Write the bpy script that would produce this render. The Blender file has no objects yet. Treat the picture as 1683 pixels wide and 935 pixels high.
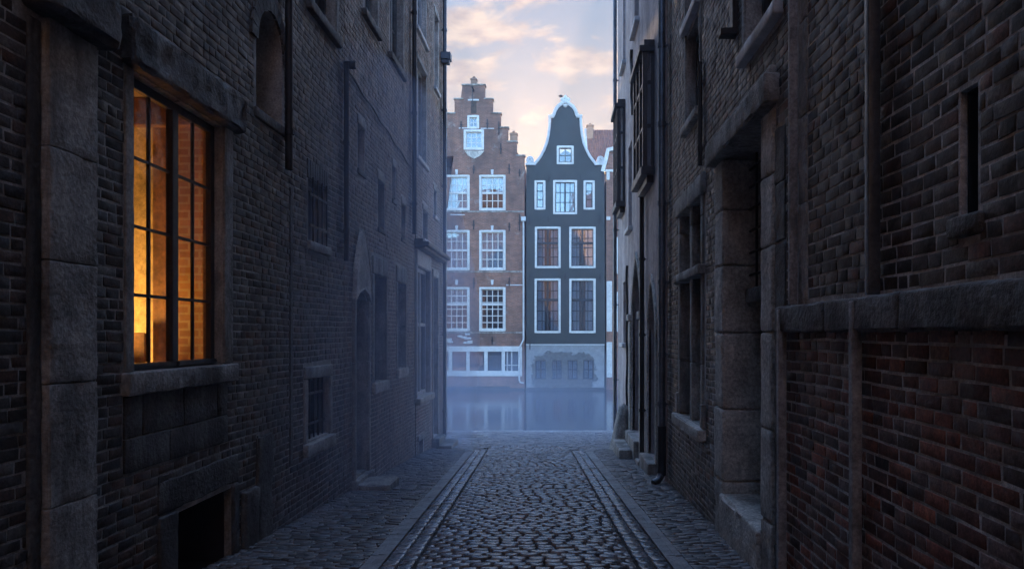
import bpy, bmesh, math, random
import numpy as np
from mathutils import Vector, noise
from mathutils.geometry import tessellate_polygon

random.seed(7)
RNG = np.random.default_rng(11)
scene = bpy.context.scene
COL = scene.collection
R = math.radians

# ------------------------------------------------------------------ measured frame
F, PU, PV, CAMZ = 1200.0, 915.0, 550.0, 1.6        # focal length in photo pixels, principal point, eye height
SL = 74.0 / 1200.0                                 # the alley falls towards the canal
def g(y):                                          # ground height
    return -SL * min(max(y, -40), 22.6)
YF = 44.0                                          # facade line over the canal
def FX(u): return (u - PU) / F * YF
def FZ(v): return CAMZ - (v - PV) / F * YF
WATER = -1.72

# ------------------------------------------------------------------ materials
def new_mat(name):
    m = bpy.data.materials.new(name); m.use_nodes = True
    nt = m.node_tree; b = nt.nodes['Principled BSDF']
    return m, nt, b
def N(nt, t, **kw):
    n = nt.nodes.new(t)
    for k, v in kw.items():
        if k in n.inputs.keys() if isinstance(k, str) else False: n.inputs[k].default_value = v
        else: setattr(n, k, v)
    return n
def coords(nt, scale=(1, 1, 1), src='Object'):
    tc = N(nt, 'ShaderNodeTexCoord'); mp = N(nt, 'ShaderNodeMapping')
    mp.inputs['Scale'].default_value = scale
    nt.links.new(tc.outputs[src], mp.inputs['Vector']); return mp.outputs['Vector']
def nz(nt, vec, scale, detail=5, rough=.6, dist=0):
    n = N(nt, 'ShaderNodeTexNoise'); n.inputs['Scale'].default_value = scale
    n.inputs['Detail'].default_value = detail; n.inputs['Roughness'].default_value = rough
    n.inputs['Distortion'].default_value = dist
    nt.links.new(vec, n.inputs['Vector']); return n.outputs['Fac']
def ramp(nt, fac, *stops):
    r = N(nt, 'ShaderNodeValToRGB'); e = r.color_ramp.elements
    while len(e) < len(stops): e.new(.5)
    for i, (p, c) in enumerate(stops):
        e[i].position = p
        e[i].color = (c, c, c, 1) if isinstance(c, (int, float)) else (*c, 1)
    nt.links.new(fac, r.inputs['Fac']); return r.outputs['Color']
def mix(nt, fac, a, b, mode='MIX'):
    m = N(nt, 'ShaderNodeMix', data_type='RGBA', blend_type=mode)
    for sock, v in ((m.inputs[0], fac), (m.inputs[6], a), (m.inputs[7], b)):
        if isinstance(v, (int, float)): sock.default_value = v
        elif isinstance(v, tuple): sock.default_value = (*v, 1)
        else: nt.links.new(v, sock)
    return m.outputs[2]
def bump(nt, b, h, strength=.5, dist=.01, prev=None):
    bp = N(nt, 'ShaderNodeBump'); bp.inputs['Strength'].default_value = strength
    bp.inputs['Distance'].default_value = dist
    nt.links.new(h, bp.inputs['Height'])
    if prev is not None: nt.links.new(prev, bp.inputs['Normal'])
    nt.links.new(bp.outputs['Normal'], b.inputs['Normal']); return bp.outputs['Normal']

def tinted(name, rough=(.5, .8), stain=.6, lime=.25, limecol=(.30, .29, .28), bstr=.6, bdist=.008, bscale=60, spec=.4, lime_scale=1.3):
    """stone or brick whose own colour comes from the per-block 'tint' attribute, with soot stains and lime bloom"""
    m, nt, b = new_mat(name)
    at = N(nt, 'ShaderNodeAttribute', attribute_name='tint'); c = at.outputs['Color']
    v = coords(nt); vs = coords(nt, (1, 1, .22))
    fine = nz(nt, v, bscale, 6, .65)
    c = mix(nt, 1.0, c, ramp(nt, fine, (.3, .45), (.7, 1.55)), 'MULTIPLY')
    c = mix(nt, 1.0, c, ramp(nt, nz(nt, v, 17, 6, .7), (.32, .4), (.68, 1.7)), 'MULTIPLY')
    st = ramp(nt, nz(nt, vs, 1.4, 6, .65, .6), (.44, 0.0), (.6, 1.0))
    c = mix(nt, mix(nt, 1.0, st, (stain,) * 3, 'MULTIPLY'), c, (.022, .020, .019))
    lm = ramp(nt, nz(nt, v, lime_scale, 9, .72, .3), (.54, 0.0), (.66, 1.0))
    c = mix(nt, mix(nt, 1.0, lm, (lime,) * 3, 'MULTIPLY'), c, limecol)
    nt.links.new(c, b.inputs['Base Color'])
    rr = ramp(nt, nz(nt, v, 7, 4), (.3, rough[0]), (.7, rough[1]))
    nt.links.new(rr, b.inputs['Roughness']); b.inputs['Specular IOR Level'].default_value = spec
    n1 = bump(nt, b, nz(nt, v, bscale * .35, 5, .6), bstr, bdist)
    bump(nt, b, fine, bstr * .6, bdist * .4, n1)
    return m
def plainmat(name, col, rough=.6, var=.35, scale=6, bstr=.3, bdist=.004, bscale=40, stain=.3, metal=0, stain_col=(.03, .028, .026), spec=.4):
    m, nt, b = new_mat(name)
    v = coords(nt); vs = coords(nt, (1, 1, .2))
    c = mix(nt, 1.0, col, ramp(nt, nz(nt, v, scale, 7, .65), (.3, 1 - var), (.7, 1 + var * .6)), 'MULTIPLY')
    c = mix(nt, 1.0, c, ramp(nt, nz(nt, v, bscale, 5, .7), (.32, 1 - var * .8), (.68, 1 + var * .7)), 'MULTIPLY')
    st = ramp(nt, nz(nt, vs, 2.3, 7, .7, .5), (.47, 0.0), (.59, 1.0))
    c = mix(nt, mix(nt, 1.0, st, (stain,) * 3, 'MULTIPLY'), c, stain_col)
    nt.links.new(c, b.inputs['Base Color'])
    rr = ramp(nt, nz(nt, v, scale * 1.7, 4), (.3, max(rough - .12, .05)), (.7, min(rough + .12, 1)))
    nt.links.new(rr, b.inputs['Roughness']); b.inputs['Metallic'].default_value = metal
    b.inputs['Specular IOR Level'].default_value = spec
    bump(nt, b, nz(nt, v, bscale, 6, .6), bstr, bdist)
    return m
def brickproc(name, axis, c1, c2, mortar, w=.21, h=.068, msize=.008, stain=.5, lime=.5, limecol=(.4, .38, .36)):
    """flat brickwork for far facades and unseen returns; axis names the plane"""
    m, nt, b = new_mat(name)
    tc = N(nt, 'ShaderNodeTexCoord'); sx = N(nt, 'ShaderNodeSeparateXYZ'); cx = N(nt, 'ShaderNodeCombineXYZ')
    nt.links.new(tc.outputs['Object'], sx.inputs[0])
    nt.links.new(sx.outputs['X' if axis == 'X' else 'Y'], cx.inputs[0]); nt.links.new(sx.outputs['Z'], cx.inputs[1])
    br = N(nt, 'ShaderNodeTexBrick'); nt.links.new(cx.outputs[0], br.inputs['Vector'])
    br.inputs['Scale'].default_value = 1; br.inputs['Brick Width'].default_value = w; br.inputs['Row Height'].default_value = h
    br.inputs['Mortar Size'].default_value = msize; br.inputs['Bias'].default_value = -.1
    br.inputs['Color1'].default_value = (*c1, 1); br.inputs['Color2'].default_value = (*c2, 1); br.inputs['Mortar'].default_value = (*mortar, 1)
    v = coords(nt); vs = coords(nt, (1, 1, .35))
    c = mix(nt, 1.0, br.outputs['Color'], ramp(nt, nz(nt, v, 1.1, 8, .7), (.3, .55), (.7, 1.35)), 'MULTIPLY')
    st = ramp(nt, nz(nt, vs, .55, 8, .7, .7), (.46, 0.0), (.66, 1.0))
    c = mix(nt, mix(nt, 1.0, st, (stain,) * 3, 'MULTIPLY'), c, (.05, .042, .04))
    lm = ramp(nt, nz(nt, v, .8, 10, .75, .5), (.57, 0.0), (.67, 1.0))
    c = mix(nt, mix(nt, 1.0, lm, (lime,) * 3, 'MULTIPLY'), c, limecol)
    nt.links.new(c, b.inputs['Base Color']); b.inputs['Roughness'].default_value = .8
    n1 = bump(nt, b, br.outputs['Fac'], -.6, .01)
    bump(nt, b, nz(nt, v, 12, 6), .5, .02, n1)
    return m
def glassmat(name, tint=(.8, .85, .85), rough=.02, base=.08, ior=1.5):
    m = bpy.data.materials.new(name); m.use_nodes = True; nt = m.node_tree
    nt.nodes.remove(nt.nodes['Principled BSDF']); out = nt.nodes['Material Output']
    tr = N(nt, 'ShaderNodeBsdfTransparent'); tr.inputs['Color'].default_value = (*tint, 1)
    gl = N(nt, 'ShaderNodeBsdfGlossy'); gl.inputs['Roughness'].default_value = rough
    lw = N(nt, 'ShaderNodeLayerWeight'); lw.inputs['Blend'].default_value = .5
    pw = N(nt, 'ShaderNodeMath', operation='POWER'); nt.links.new(lw.outputs['Facing'], pw.inputs[0]); pw.inputs[1].default_value = 5
    mp = N(nt, 'ShaderNodeMath', operation='MULTIPLY_ADD'); nt.links.new(pw.outputs[0], mp.inputs[0]); mp.inputs[1].default_value = .9; mp.inputs[2].default_value = base; mp.use_clamp = True
    v = coords(nt); bp = N(nt, 'ShaderNodeBump'); bp.inputs['Strength'].default_value = .15; bp.inputs['Distance'].default_value = .02
    nt.links.new(nz(nt, v, 2.2, 2), bp.inputs['Height']); nt.links.new(bp.outputs[0], gl.inputs['Normal'])
    mx = N(nt, 'ShaderNodeMixShader'); nt.links.new(mp.outputs[0], mx.inputs[0])
    nt.links.new(tr.outputs[0], mx.inputs[1]); nt.links.new(gl.outputs[0], mx.inputs[2])
    nt.links.new(mx.outputs[0], out.inputs['Surface']); return m

M = {}
M['brick'] = tinted('old_brick', (.4, .8), .7, .6, (.22, .21, .20))
M['brick_red'] = tinted('red_brick', (.5, .85), .5, .55, (.26, .245, .235), lime_scale=2.2)
M['sett'] = tinted('stone_sett', (.08, .26), .2, .0, bstr=.4, bdist=.005, bscale=45, spec=.75)
M['paver'] = tinted('brick_paver', (.24, .55), .3, .1, bstr=.5, bdist=.005, bscale=50, spec=.6)
M['mortar'] = plainmat('lime_mortar', (.44, .41, .38), .9, .45, 5, .8, .012, 45, .45)
M['mortar_red'] = plainmat('pale_mortar', (.58, .55, .52), .9, .45, 5, .8, .012, 45, .35)
M['stone'] = plainmat('weathered_stone', (.36, .34, .315), .75, .5, 4, 1.0, .014, 30, .6)
M['stone_dark'] = plainmat('sooty_stone', (.13, .125, .12), .7, .6, 3, 1.0, .016, 26, .75)
M['wet_stone'] = plainmat('wet_dark_stone', (.045, .05, .05), .5, .5, 3, .8, .014, 20, .6)
M['stone_pale'] = plainmat('pale_sandstone', (.56, .52, .47), .75, .5, 3.5, 1.0, .013, 28, .3)
M['plaster'] = plainmat('mauve_plaster', (.44, .385, .385), .85, .3, 2.2, .8, .02, 9, .4, stain_col=(.07, .06, .06))
M['joint'] = plainmat('dark_joint_soil', (.014, .013, .012), .9, .4, 8, .6, .01, 30, .3)
M['kerb'] = plainmat('kerb_granite', (.27, .27, .28), .5, .6, 5, .5, .005, 50, .25, spec=.5)
M['iron'] = plainmat('black_iron', (.025, .026, .03), .5, .4, 10, .3, .003, 50, .2, .3)
M['zinc'] = plainmat('zinc_pipe', (.12, .14, .17), .42, .35, 5, .2, .003, 30, .35, .6)
M['zinc_pale'] = plainmat('pale_grey_paint', (.36, .35, .35), .6, .55, 7, .5, .005, 35, .55)
M['wood_dark'] = plainmat('dark_painted_wood', (.022, .03, .04), .4, .4, 6, .3, .003, 30, .15)
M['wood_brown'] = plainmat('brown_wood', (.07, .045, .03), .6, .5, 6, .5, .005, 25, .3)
M['wood_warm'] = plainmat('oiled_timber', (.30, .15, .06), .6, .5, 5, .6, .008, 18, .3)
M['wood_grey'] = plainmat('faded_grey_wood', (.17, .18, .19), .6, .4, 6, .4, .004, 25, .35)
M['white'] = plainmat('white_paint', (.60, .60, .59), .5, .16, 3, .15, .002, 12, .3, stain_col=(.4, .4, .4))
M['white_old'] = plainmat('old_white_paint', (.55, .56, .58), .55, .2, 6, .3, .003, 40, .25, stain_col=(.2, .2, .2))
M['dark_facade'] = plainmat('slate_green_paint', (.030, .035, .037), .6, .14, 1.1, .25, .006, 30, .18, stain_col=(.03, .034, .04))
M['peeling'] = None
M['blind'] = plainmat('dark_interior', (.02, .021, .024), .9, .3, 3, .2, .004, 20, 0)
M['curtain'] = plainmat('linen_curtain', (.55, .56, .58), .9, .15, 9, .2, .003, 20, .05, stain_col=(.3, .3, .3))
M['room_plaster'] = plainmat('yellow_plaster', (.52, .39, .20), .85, .5, 1.3, .6, .010, 16, .4, stain_col=(.22, .12, .05))
M['glass'] = glassmat('window_glass')
M['glass_old'] = glassmat('facade_glass', (.75, .8, .85), .03, .12)
M['glass_warm'] = glassmat('room_glass', (.9, .88, .82), .03, .01)
M['far_brick'] = brickproc('far_brick', 'X', (.17, .062, .038), (.27, .105, .065), (.26, .20, .16), w=.24, h=.075, msize=.009, stain=.6, lime=.5)
M['far_brick_side'] = brickproc('far_brick_side', 'Y', (.15, .07, .05), (.20, .10, .075), (.2, .16, .14), stain=.5)
M['side_brick'] = brickproc('side_brick', 'Y', (.06, .045, .04), (.09, .065, .055), (.10, .09, .085))
M['end_brick'] = brickproc('end_brick', 'X', (.08, .055, .045), (.11, .075, .06), (.12, .11, .1))
M['pier_brick'] = brickproc('room_brick', 'X', (.46, .21, .10), (.58, .30, .15), (.60, .42, .24), w=.2, h=.075, msize=.012, stain=.35, lime=.3)
M['chim_brick'] = brickproc('chimney_brick', 'X', (.30, .15, .08), (.36, .19, .11), (.3, .24, .2), lime=.2)
M['tile'] = plainmat('red_roof_tile', (.22, .085, .055), .7, .45, 3, .6, .02, 12, .35)
M['roof_dark'] = plainmat('grey_roofing', (.05, .05, .055), .8, .3, 2, .4, .01, 8, .2)
def peeling():
    m, nt, b = new_mat('peeling_plaster')
    v = coords(nt)
    tc = N(nt, 'ShaderNodeTexCoord'); sx = N(nt, 'ShaderNodeSeparateXYZ'); nt.links.new(tc.outputs['Object'], sx.inputs[0])
    # bare patch with a ragged outline round the cellar windows: an ellipse disturbed by noise
    def term(sock, c, r):
        a = N(nt, 'ShaderNodeMath', operation='SUBTRACT'); nt.links.new(sock, a.inputs[0]); a.inputs[1].default_value = c
        d = N(nt, 'ShaderNodeMath', operation='DIVIDE'); nt.links.new(a.outputs[0], d.inputs[0]); d.inputs[1].default_value = r
        p = N(nt, 'ShaderNodeMath', operation='POWER'); nt.links.new(d.outputs[0], p.inputs[0]); p.inputs[1].default_value = 4
        return p.outputs[0]
    s = N(nt, 'ShaderNodeMath', operation='ADD')
    nt.links.new(term(sx.outputs['X'], FX(927), 2.0), s.inputs[0]); nt.links.new(term(sx.outputs['Z'], FZ(612), 1.3), s.inputs[1])
    n = nz(nt, v, 1.1, 9, .75)
    n2 = N(nt, 'ShaderNodeMath', operation='MULTIPLY_ADD'); nt.links.new(n, n2.inputs[0]); n2.inputs[1].default_value = 4.4; n2.inputs[2].default_value = -2.2
    t = N(nt, 'ShaderNodeMath', operation='ADD'); nt.links.new(s.outputs[0], t.inputs[0]); nt.links.new(n2.outputs[0], t.inputs[1])
    mask = ramp(nt, t.outputs[0], (.82, 0.0), (.90, 1.0))
    bare = mix(nt, 1.0, (.085, .083, .08), ramp(nt, nz(nt, v, 5, 8, .7), (.3, .5), (.7, 1.6)), 'MULTIPLY')
    pl = mix(nt, 1.0, (.23, .235, .25), ramp(nt, nz(nt, v, 2, 8, .7), (.3, .7), (.7, 1.2)), 'MULTIPLY')
    nt.links.new(mix(nt, mask, bare, pl), b.inputs['Base Color']); b.inputs['Roughness'].default_value = .8
    n1 = bump(nt, b, mask, .8, .03); bump(nt, b, nz(nt, v, 9, 7), .5, .02, n1)
    return m
M['peeling'] = peeling()
def watermat():
    m, nt, b = new_mat('canal_water')
    b.inputs['Base Color'].default_value = (.018, .024, .028, 1); b.inputs['Roughness'].default_value = .12
    b.inputs['IOR'].default_value = 1.33; b.inputs['Specular IOR Level'].default_value = .5
    v = coords(nt, (1, .55, 1))
    n1 = bump(nt, b, nz(nt, v, .9, 3, .5), .12, .12)
    bump(nt, b, nz(nt, v, 5.5, 3, .5), .09, .03, n1); return m
M['water'] = watermat()

# ------------------------------------------------------------------ mesh builder
class MB:
    def __init__(s): s.v = []; s.f = []; s.t = []
    def add(s, vs, fs, tint=None):
        o = len(s.v); s.v.extend(vs); s.f.extend([tuple(i + o for i in f) for f in fs]); s.t.extend([tint] * len(fs)); return s
    def box(s, x0, x1, y0, y1, z0, z1, tint=None):
        x0, x1 = sorted((x0, x1)); y0, y1 = sorted((y0, y1)); z0, z1 = sorted((z0, z1))
        return s.add([(x0, y0, z0), (x1, y0, z0), (x1, y1, z0), (x0, y1, z0), (x0, y0, z1), (x1, y0, z1), (x1, y1, z1), (x0, y1, z1)],
                     [(0, 3, 2, 1), (4, 5, 6, 7), (0, 1, 5, 4), (1, 2, 6, 5), (2, 3, 7, 6), (3, 0, 4, 7)], tint)
    def rough(s, x0, x1, y0, y1, z0, z1, amp=.006, bev=.015, res=.07, freq=5, tint=None, chip=0):
        """a worn block: rounded edges, uneven faces, chips bitten out of its edges"""
        lo = Vector((min(x0, x1), min(y0, y1), min(z0, z1))); hi = Vector((max(x0, x1), max(y0, y1), max(z0, z1)))
        L = hi - lo; bev = min(bev, min(L) * .45)
        def cuts(a, b):
            n = max(1, int((b - a - 2 * bev) / res))
            return [a, a + bev * .35] + [a + bev + (b - a - 2 * bev) * i / n for i in range(n + 1)] + [b - bev * .35, b]
        ax = [cuts(lo[i], hi[i]) for i in range(3)]
        idx = {}; vs = []; fs = []
        off = Vector((random.random() * 50, random.random() * 50, random.random() * 50))
        ilo = lo + Vector((bev,) * 3); ihi = hi - Vector((bev,) * 3)
        def vert(i, j, k):
            key = (i, j, k)
            if key in idx: return idx[key]
            p = Vector((ax[0][i], ax[1][j], ax[2][k]))
            q = Vector([min(max(p[a], ilo[a]), ihi[a]) for a in range(3)]); d = p - q
            n = d.normalized() if d.length > 1e-9 else Vector((0, 0, 1))
            p = q + n * bev
            a = noise.noise(p * freq + off) * amp + noise.noise(p * freq * 3.1 + off) * amp * .5
            if chip and sum(1 for e in range(3) if abs(d[e]) > 1e-6) >= 2:
                a -= max(0, noise.noise(p * 4.3 + off)) * chip
            elif chip: a -= max(0, noise.noise(p * 6 + off) - .25) * chip * .6
            p = p + n * a
            idx[key] = len(vs); vs.append(tuple(p)); return idx[key]
        n0, n1, n2 = len(ax[0]) - 1, len(ax[1]) - 1, len(ax[2]) - 1
        for i in range(n0):
            for j in range(n1):
                for k, fl in ((0, 1), (n2, 0)):
                    q = [vert(i, j, k), vert(i + 1, j, k), vert(i + 1, j + 1, k), vert(i, j + 1, k)]; fs.append(q[::-1] if fl else q)
        for i in range(n0):
            for k in range(n2):
                for j, fl in ((0, 0), (n1, 1)):
                    q = [vert(i, j, k), vert(i + 1, j, k), vert(i + 1, j, k + 1), vert(i, j, k + 1)]; fs.append(q[::-1] if fl else q)
        for j in range(n1):
            for k in range(n2):
                for i, fl in ((0, 1), (n0, 0)):
                    q = [vert(i, j, k), vert(i, j + 1, k), vert(i, j + 1, k + 1), vert(i, j, k + 1)]; fs.append(q[::-1] if fl else q)
        return s.add(vs, fs, tint)
    def tube(s, pts, r, n=10):
        pts = [Vector(p) for p in pts]; rs = r if isinstance(r, (list, tuple)) else [r] * len(pts)
        vs = []; fs = []
        for i, p in enumerate(pts):
            d = (pts[min(i + 1, len(pts) - 1)] - pts[max(i - 1, 0)]).normalized()
            a = d.cross(Vector((.31, .95, .02)) if abs(d.y) < .9 else Vector((1, 0, 0))).normalized(); b = d.cross(a)
            for k in range(n):
                t = 2 * math.pi * k / n; vs.append(tuple(p + (a * math.cos(t) + b * math.sin(t)) * rs[i]))
        for i in range(len(pts) - 1):
            for k in range(n):
                fs.append((i * n + k, i * n + (k + 1) % n, (i + 1) * n + (k + 1) % n, (i + 1) * n + k))
        fs.append(tuple(range(n))[::-1]); fs.append(tuple((len(pts) - 1) * n + k for k in range(n)))
        return s.add(vs, fs)
    def prism(s, poly, P0, P1, holes=(), back=True):
        """polygon (2d) with holes, extruded between the maps P0 and P1 (2d -> 3d)"""
        loops = [list(poly)] + [list(h) for h in holes]
        flat = [p for l in loops for p in l]; n = len(flat)
        tris = tessellate_polygon([[Vector((p[0], p[1], 0)) for p in l] for l in loops])
        vs = [P0(*p) for p in flat] + [P1(*p) for p in flat]
        fs = [tuple(t) for t in tris]
        if back: fs += [tuple(i + n for i in t) for t in tris]
        o = 0
        for l in loops:
            m = len(l)
            for i in range(m):
                a, b = o + i, o + (i + 1) % m; fs.append((a, b, b + n, a + n))
            o += m
        return s.add(vs, fs)
    def build(s, name, mat, parent=None, smooth=False, bevel=0, solid=True, angle=40):
        me = bpy.data.meshes.new(name)
        me.from_pydata(s.v, [], s.f)
        if any(t is not None for t in s.t):
            a = me.attributes.new('tint', 'FLOAT_COLOR', 'FACE')
            a.data.foreach_set('color', np.array([(*(t or (.2, .2, .2)), 1) for t in s.t], dtype=np.float32).ravel())
        if solid or bevel:
            bm = bmesh.new(); bm.from_mesh(me)
            if bevel:
                bmesh.ops.remove_doubles(bm, verts=bm.verts, dist=1e-6)
                es = [e for e in bm.edges if len(e.link_faces) == 2 and e.calc_face_angle(0) > .5]
                bmesh.ops.bevel(bm, geom=es, offset=bevel, segments=2, affect='EDGES', clamp_overlap=True)
            bmesh.ops.recalc_face_normals(bm, faces=bm.faces)
            bm.to_mesh(me); bm.free()
        me.materials.append(mat)
        if smooth:
            me.shade_smooth()
            if angle: me.set_sharp_from_angle(angle=R(angle))
        o = bpy.data.objects.new(name, me); COL.objects.link(o)
        if parent is not None: o.parent = parent; o.matrix_parent_inverse = parent.matrix_world.inverted()
        return o
def thing(name, label, cat, group=None, loc=(0, 0, 0)):
    o = bpy.data.objects.new(name, None); COL.objects.link(o); o.location = loc; o.empty_display_size = .2
    bpy.context.view_layer.update()
    return tag(o, label, cat, group)
def tag(o, label, cat, group=None):
    o['label'] = label; o['category'] = cat
    if group: o['group'] = group
    return o
def struct(o, kind='structure'):
    o['kind'] = kind; return o

# ------------------------------------------------------------------ alley walls
class Pieces:
    """like MB, but every block becomes a part of its own"""
    def __init__(s): s.l = []
    def rough(s, *a, **k): m = MB(); m.rough(*a, **k); s.l.append(m); return s
    def box(s, *a, **k): m = MB(); m.box(*a, **k); s.l.append(m); return s
    def build(s, *a, **k): return [m.build(*a, **k) for m in s.l][-1]
class Wall:
    """a wall along Y; d is measured out of the wall into the alley"""
    def __init__(s, X, sg): s.X = X; s.s = sg
    def x(s, d): return s.X + s.s * d
    def P(s, y, z, d): return (s.X + s.s * d, y, z)
    def Y(s, u, d=0): return abs(s.x(d)) * F / abs(PU - u)
    def box(s, mb, y0, y1, z0, z1, d0, d1, tint=None): return mb.box(s.x(d0), s.x(d1), y0, y1, z0, z1, tint)
    def rough(s, mb, y0, y1, z0, z1, d0, d1, **k): return mb.rough(s.x(d0), s.x(d1), y0, y1, z0, z1, **k)
LW, RW = Wall(-2.9, 1), Wall(1.7, -1)
def zat(v, y): return CAMZ - (v - PV) * y / F

def H(y0, y1, z0, z1, depth=.2, rise=0, point=False):
    return dict(y0=min(y0, y1), y1=max(y0, y1), z0=z0, z1=z1, depth=depth, rise=rise, point=point)
def hole_half(h, z):
    w = (h['y1'] - h['y0']) / 2
    if z < h['z0']: return 0
    if z <= h['z1']: return w
    if h['rise'] and z < h['z1'] + h['rise']:
        t = (z - h['z1']) / h['rise']
        return w * (1 - t ** 1.7) if h['point'] else w * math.sqrt(1 - t * t)
    return 0
def hole_poly(h, grow=0):
    yc = (h['y0'] + h['y1']) / 2
    pts = [(h['y0'], h['z0']), (h['y1'], h['z0']), (h['y1'], h['z1'])]
    if h['rise']:
        n = 7
        for i in range(1, n): z = h['z1'] + h['rise'] * i / n; pts.append((yc + hole_half(h, z), z))
        pts.append((yc, h['z1'] + h['rise']))
        for i in range(n - 1, 0, -1): z = h['z1'] + h['rise'] * i / n; pts.append((yc - hole_half(h, z), z))
    pts.append((h['y0'], h['z1'])); return pts

def strips(mb, levels, outline, holes, P):
    """a flat wall as level strips between openings; outline(z) -> (left, right), each hole (z0, z1, f) with f(z) -> (left, right)"""
    zs = sorted(levels); e = 1e-5
    zs = [z for i, z in enumerate(zs) if i == 0 or z - zs[i - 1] > 1e-4]
    for z0, z1 in zip(zs, zs[1:]):
        a, b = z0 + e, z1 - e; act = sorted([h for h in holes if h[0] < (z0 + z1) / 2 < h[1]], key=lambda h: h[2](a)[0])
        l0, l1 = outline(a)[0], outline(b)[0]
        for h in act + [None]:
            (p0, q0), (p1, q1) = (h[2](a), h[2](b)) if h else ((outline(a)[1],) * 2, (outline(b)[1],) * 2)
            mb.add([P(l0, z0), P(p0, z0), P(p1, z1), P(l1, z1)], [(0, 1, 2, 3)]); l0, l1 = q0, q1
def hole_fn(h):
    yc = (h['y0'] + h['y1']) / 2
    return (h['z0'], h['z1'] + h['rise'], lambda z: (yc - hole_half(h, z), yc + hole_half(h, z)))
def shell(W, parent, y0, y1, z0, z1, holes, d, mat, name='wall', depth=7.0, endmat=None, zin=None):
    """front sheet with openings and their reveals, plus the returns, back and roof of the building"""
    mb = MB()
    lv = [z0, z1] + [p[1] for h in holes for p in hole_poly(h)]
    strips(mb, lv, lambda z: (y0, y1), [hole_fn(h) for h in holes], lambda y, z: W.P(y, z, d))
    for h in holes:
        l = hole_poly(h); m = len(l)
        mb.add([W.P(*p, d) for p in l] + [W.P(*p, -h['depth']) for p in l], [(i, (i + 1) % m, (i + 1) % m + m, i + m) for i in range(m)])
    o = mb.build(name, mat, parent, solid=False)
    b = MB(); B = -depth
    b.add([W.P(y0, z0, d), W.P(y1, z0, d), W.P(y1, z1, d), W.P(y0, z1, d), W.P(y0, z0, B), W.P(y1, z0, B), W.P(y1, z1, B), W.P(y0, z1, B)],
          [(1, 5, 6, 2), (4, 0, 3, 7), (3, 2, 6, 7), (5, 4, 7, 6)])
    b.build('outer_wall', endmat or M['end_brick'], parent, solid=False)
    return o
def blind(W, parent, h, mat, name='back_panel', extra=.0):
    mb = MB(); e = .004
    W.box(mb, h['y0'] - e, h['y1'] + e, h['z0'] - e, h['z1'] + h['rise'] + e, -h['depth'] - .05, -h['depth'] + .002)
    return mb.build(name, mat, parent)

def bricks(W, parent, y0, y1, z0, z1, holes, mat, palette, name='brickwork', course=.070, blen=.205, gap=.0135, base=0.0, proud=.0032, jit=.002, bev=.0022, seed=0, wild=.35):
    rng = np.random.default_rng(seed); rows = []
    k = 0; z = z0
    while z < z1:
        zm = z + course / 2
        iv = [(y0, y1)]
        for h in holes:
            w = hole_half(h, min(max(zm, h['z0'] + 1e-4), 99)) if (zm > h['z0'] - course * .45) else 0
            if not w and h['z0'] - course * .45 < zm < h['z1'] + h['rise'] + course * .3: w = hole_half(h, max(h['z0'], min(zm, h['z1'] + h['rise'] * .98)))
            if w <= 0: continue
            yc = (h['y0'] + h['y1']) / 2; a, b = yc - w, yc + w; nv = []
            for p, q in iv:
                if b <= p or a >= q: nv.append((p, q)); continue
                if a > p: nv.append((p, a))
                if b < q: nv.append((b, q))
            iv = nv
        for p, q in iv:
            y = p - (blen * (.25 + .5 * (k % 2)) if p == y0 else rng.uniform(0, .03))
            while y < q - .01:
                L = blen * rng.choice([.5, 1.0, 1.0, .75]) * rng.uniform(.95, 1.05)
                a, b = max(y, p), min(y + L - gap, q - .002)
                if b - a > .02: rows.append((a, b, z + gap / 2, z + course - gap / 2))
                y += L
        z += course; k += 1
    A = np.array(rows); n = len(A)
    dep = base + proud + rng.normal(0, jit, n) - (rng.random(n) < .05) * rng.uniform(0, .008, n)
    dep = np.maximum(dep, base + .0016)
    ya, yb, za, zb = A.T
    V = np.zeros((n, 12, 3))
    cy = [0, 1, 1, 0]; cz = [0, 0, 1, 1]
    for c in range(4):
        yy = np.where(cy[c], yb, ya); zz = np.where(cz[c], zb, za)
        jy = rng.normal(0, .0022, n); jz = rng.normal(0, .0022, n)
        sy = -1 if cy[c] else 1; sz = -1 if cz[c] else 1
        V[:, c] = np.stack([np.full(n, base - .02), yy + jy, zz + jz], 1)
        V[:, 4 + c] = np.stack([dep - bev * .5, yy + jy, zz + jz], 1)
        bb = bev * rng.uniform(.7, 1.8, n)
        V[:, 8 + c] = np.stack([dep + rng.normal(0, .0005, n), yy + jy + sy * bb, zz + jz + sz * bb], 1)
    # slow undulation of courses and face
    Yv, Zv = V[..., 1].copy(), V[..., 2].copy()
    V[..., 2] += .007 * np.sin(Yv * 1.7 + seed) + .004 * np.sin(Yv * 4.1 + Zv * 1.3)
    V[..., 0] += .0004 * np.sin(Yv * 1.1 + Zv * .9 + seed)
    V[..., 0] = W.X + W.s * V[..., 0]
    base_f = np.array([[0, 1, 5, 4], [1, 2, 6, 5], [2, 3, 7, 6], [3, 0, 4, 7], [4, 5, 9, 8], [5, 6, 10, 9], [6, 7, 11, 10], [7, 4, 8, 11], [8, 9, 10, 11]])
    if W.s < 0: base_f = base_f[:, ::-1]
    Fc = (base_f[None] + (np.arange(n) * 12)[:, None, None]).reshape(-1, 4)
    pal = np.array(palette); t = pal[rng.integers(0, len(pal), n)] * rng.uniform(1 - wild, 1 + wild, (n, 1))
    return grid_mesh(name, V.reshape(-1, 3), Fc, np.repeat(t, 9, 0), mat, parent)
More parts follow.
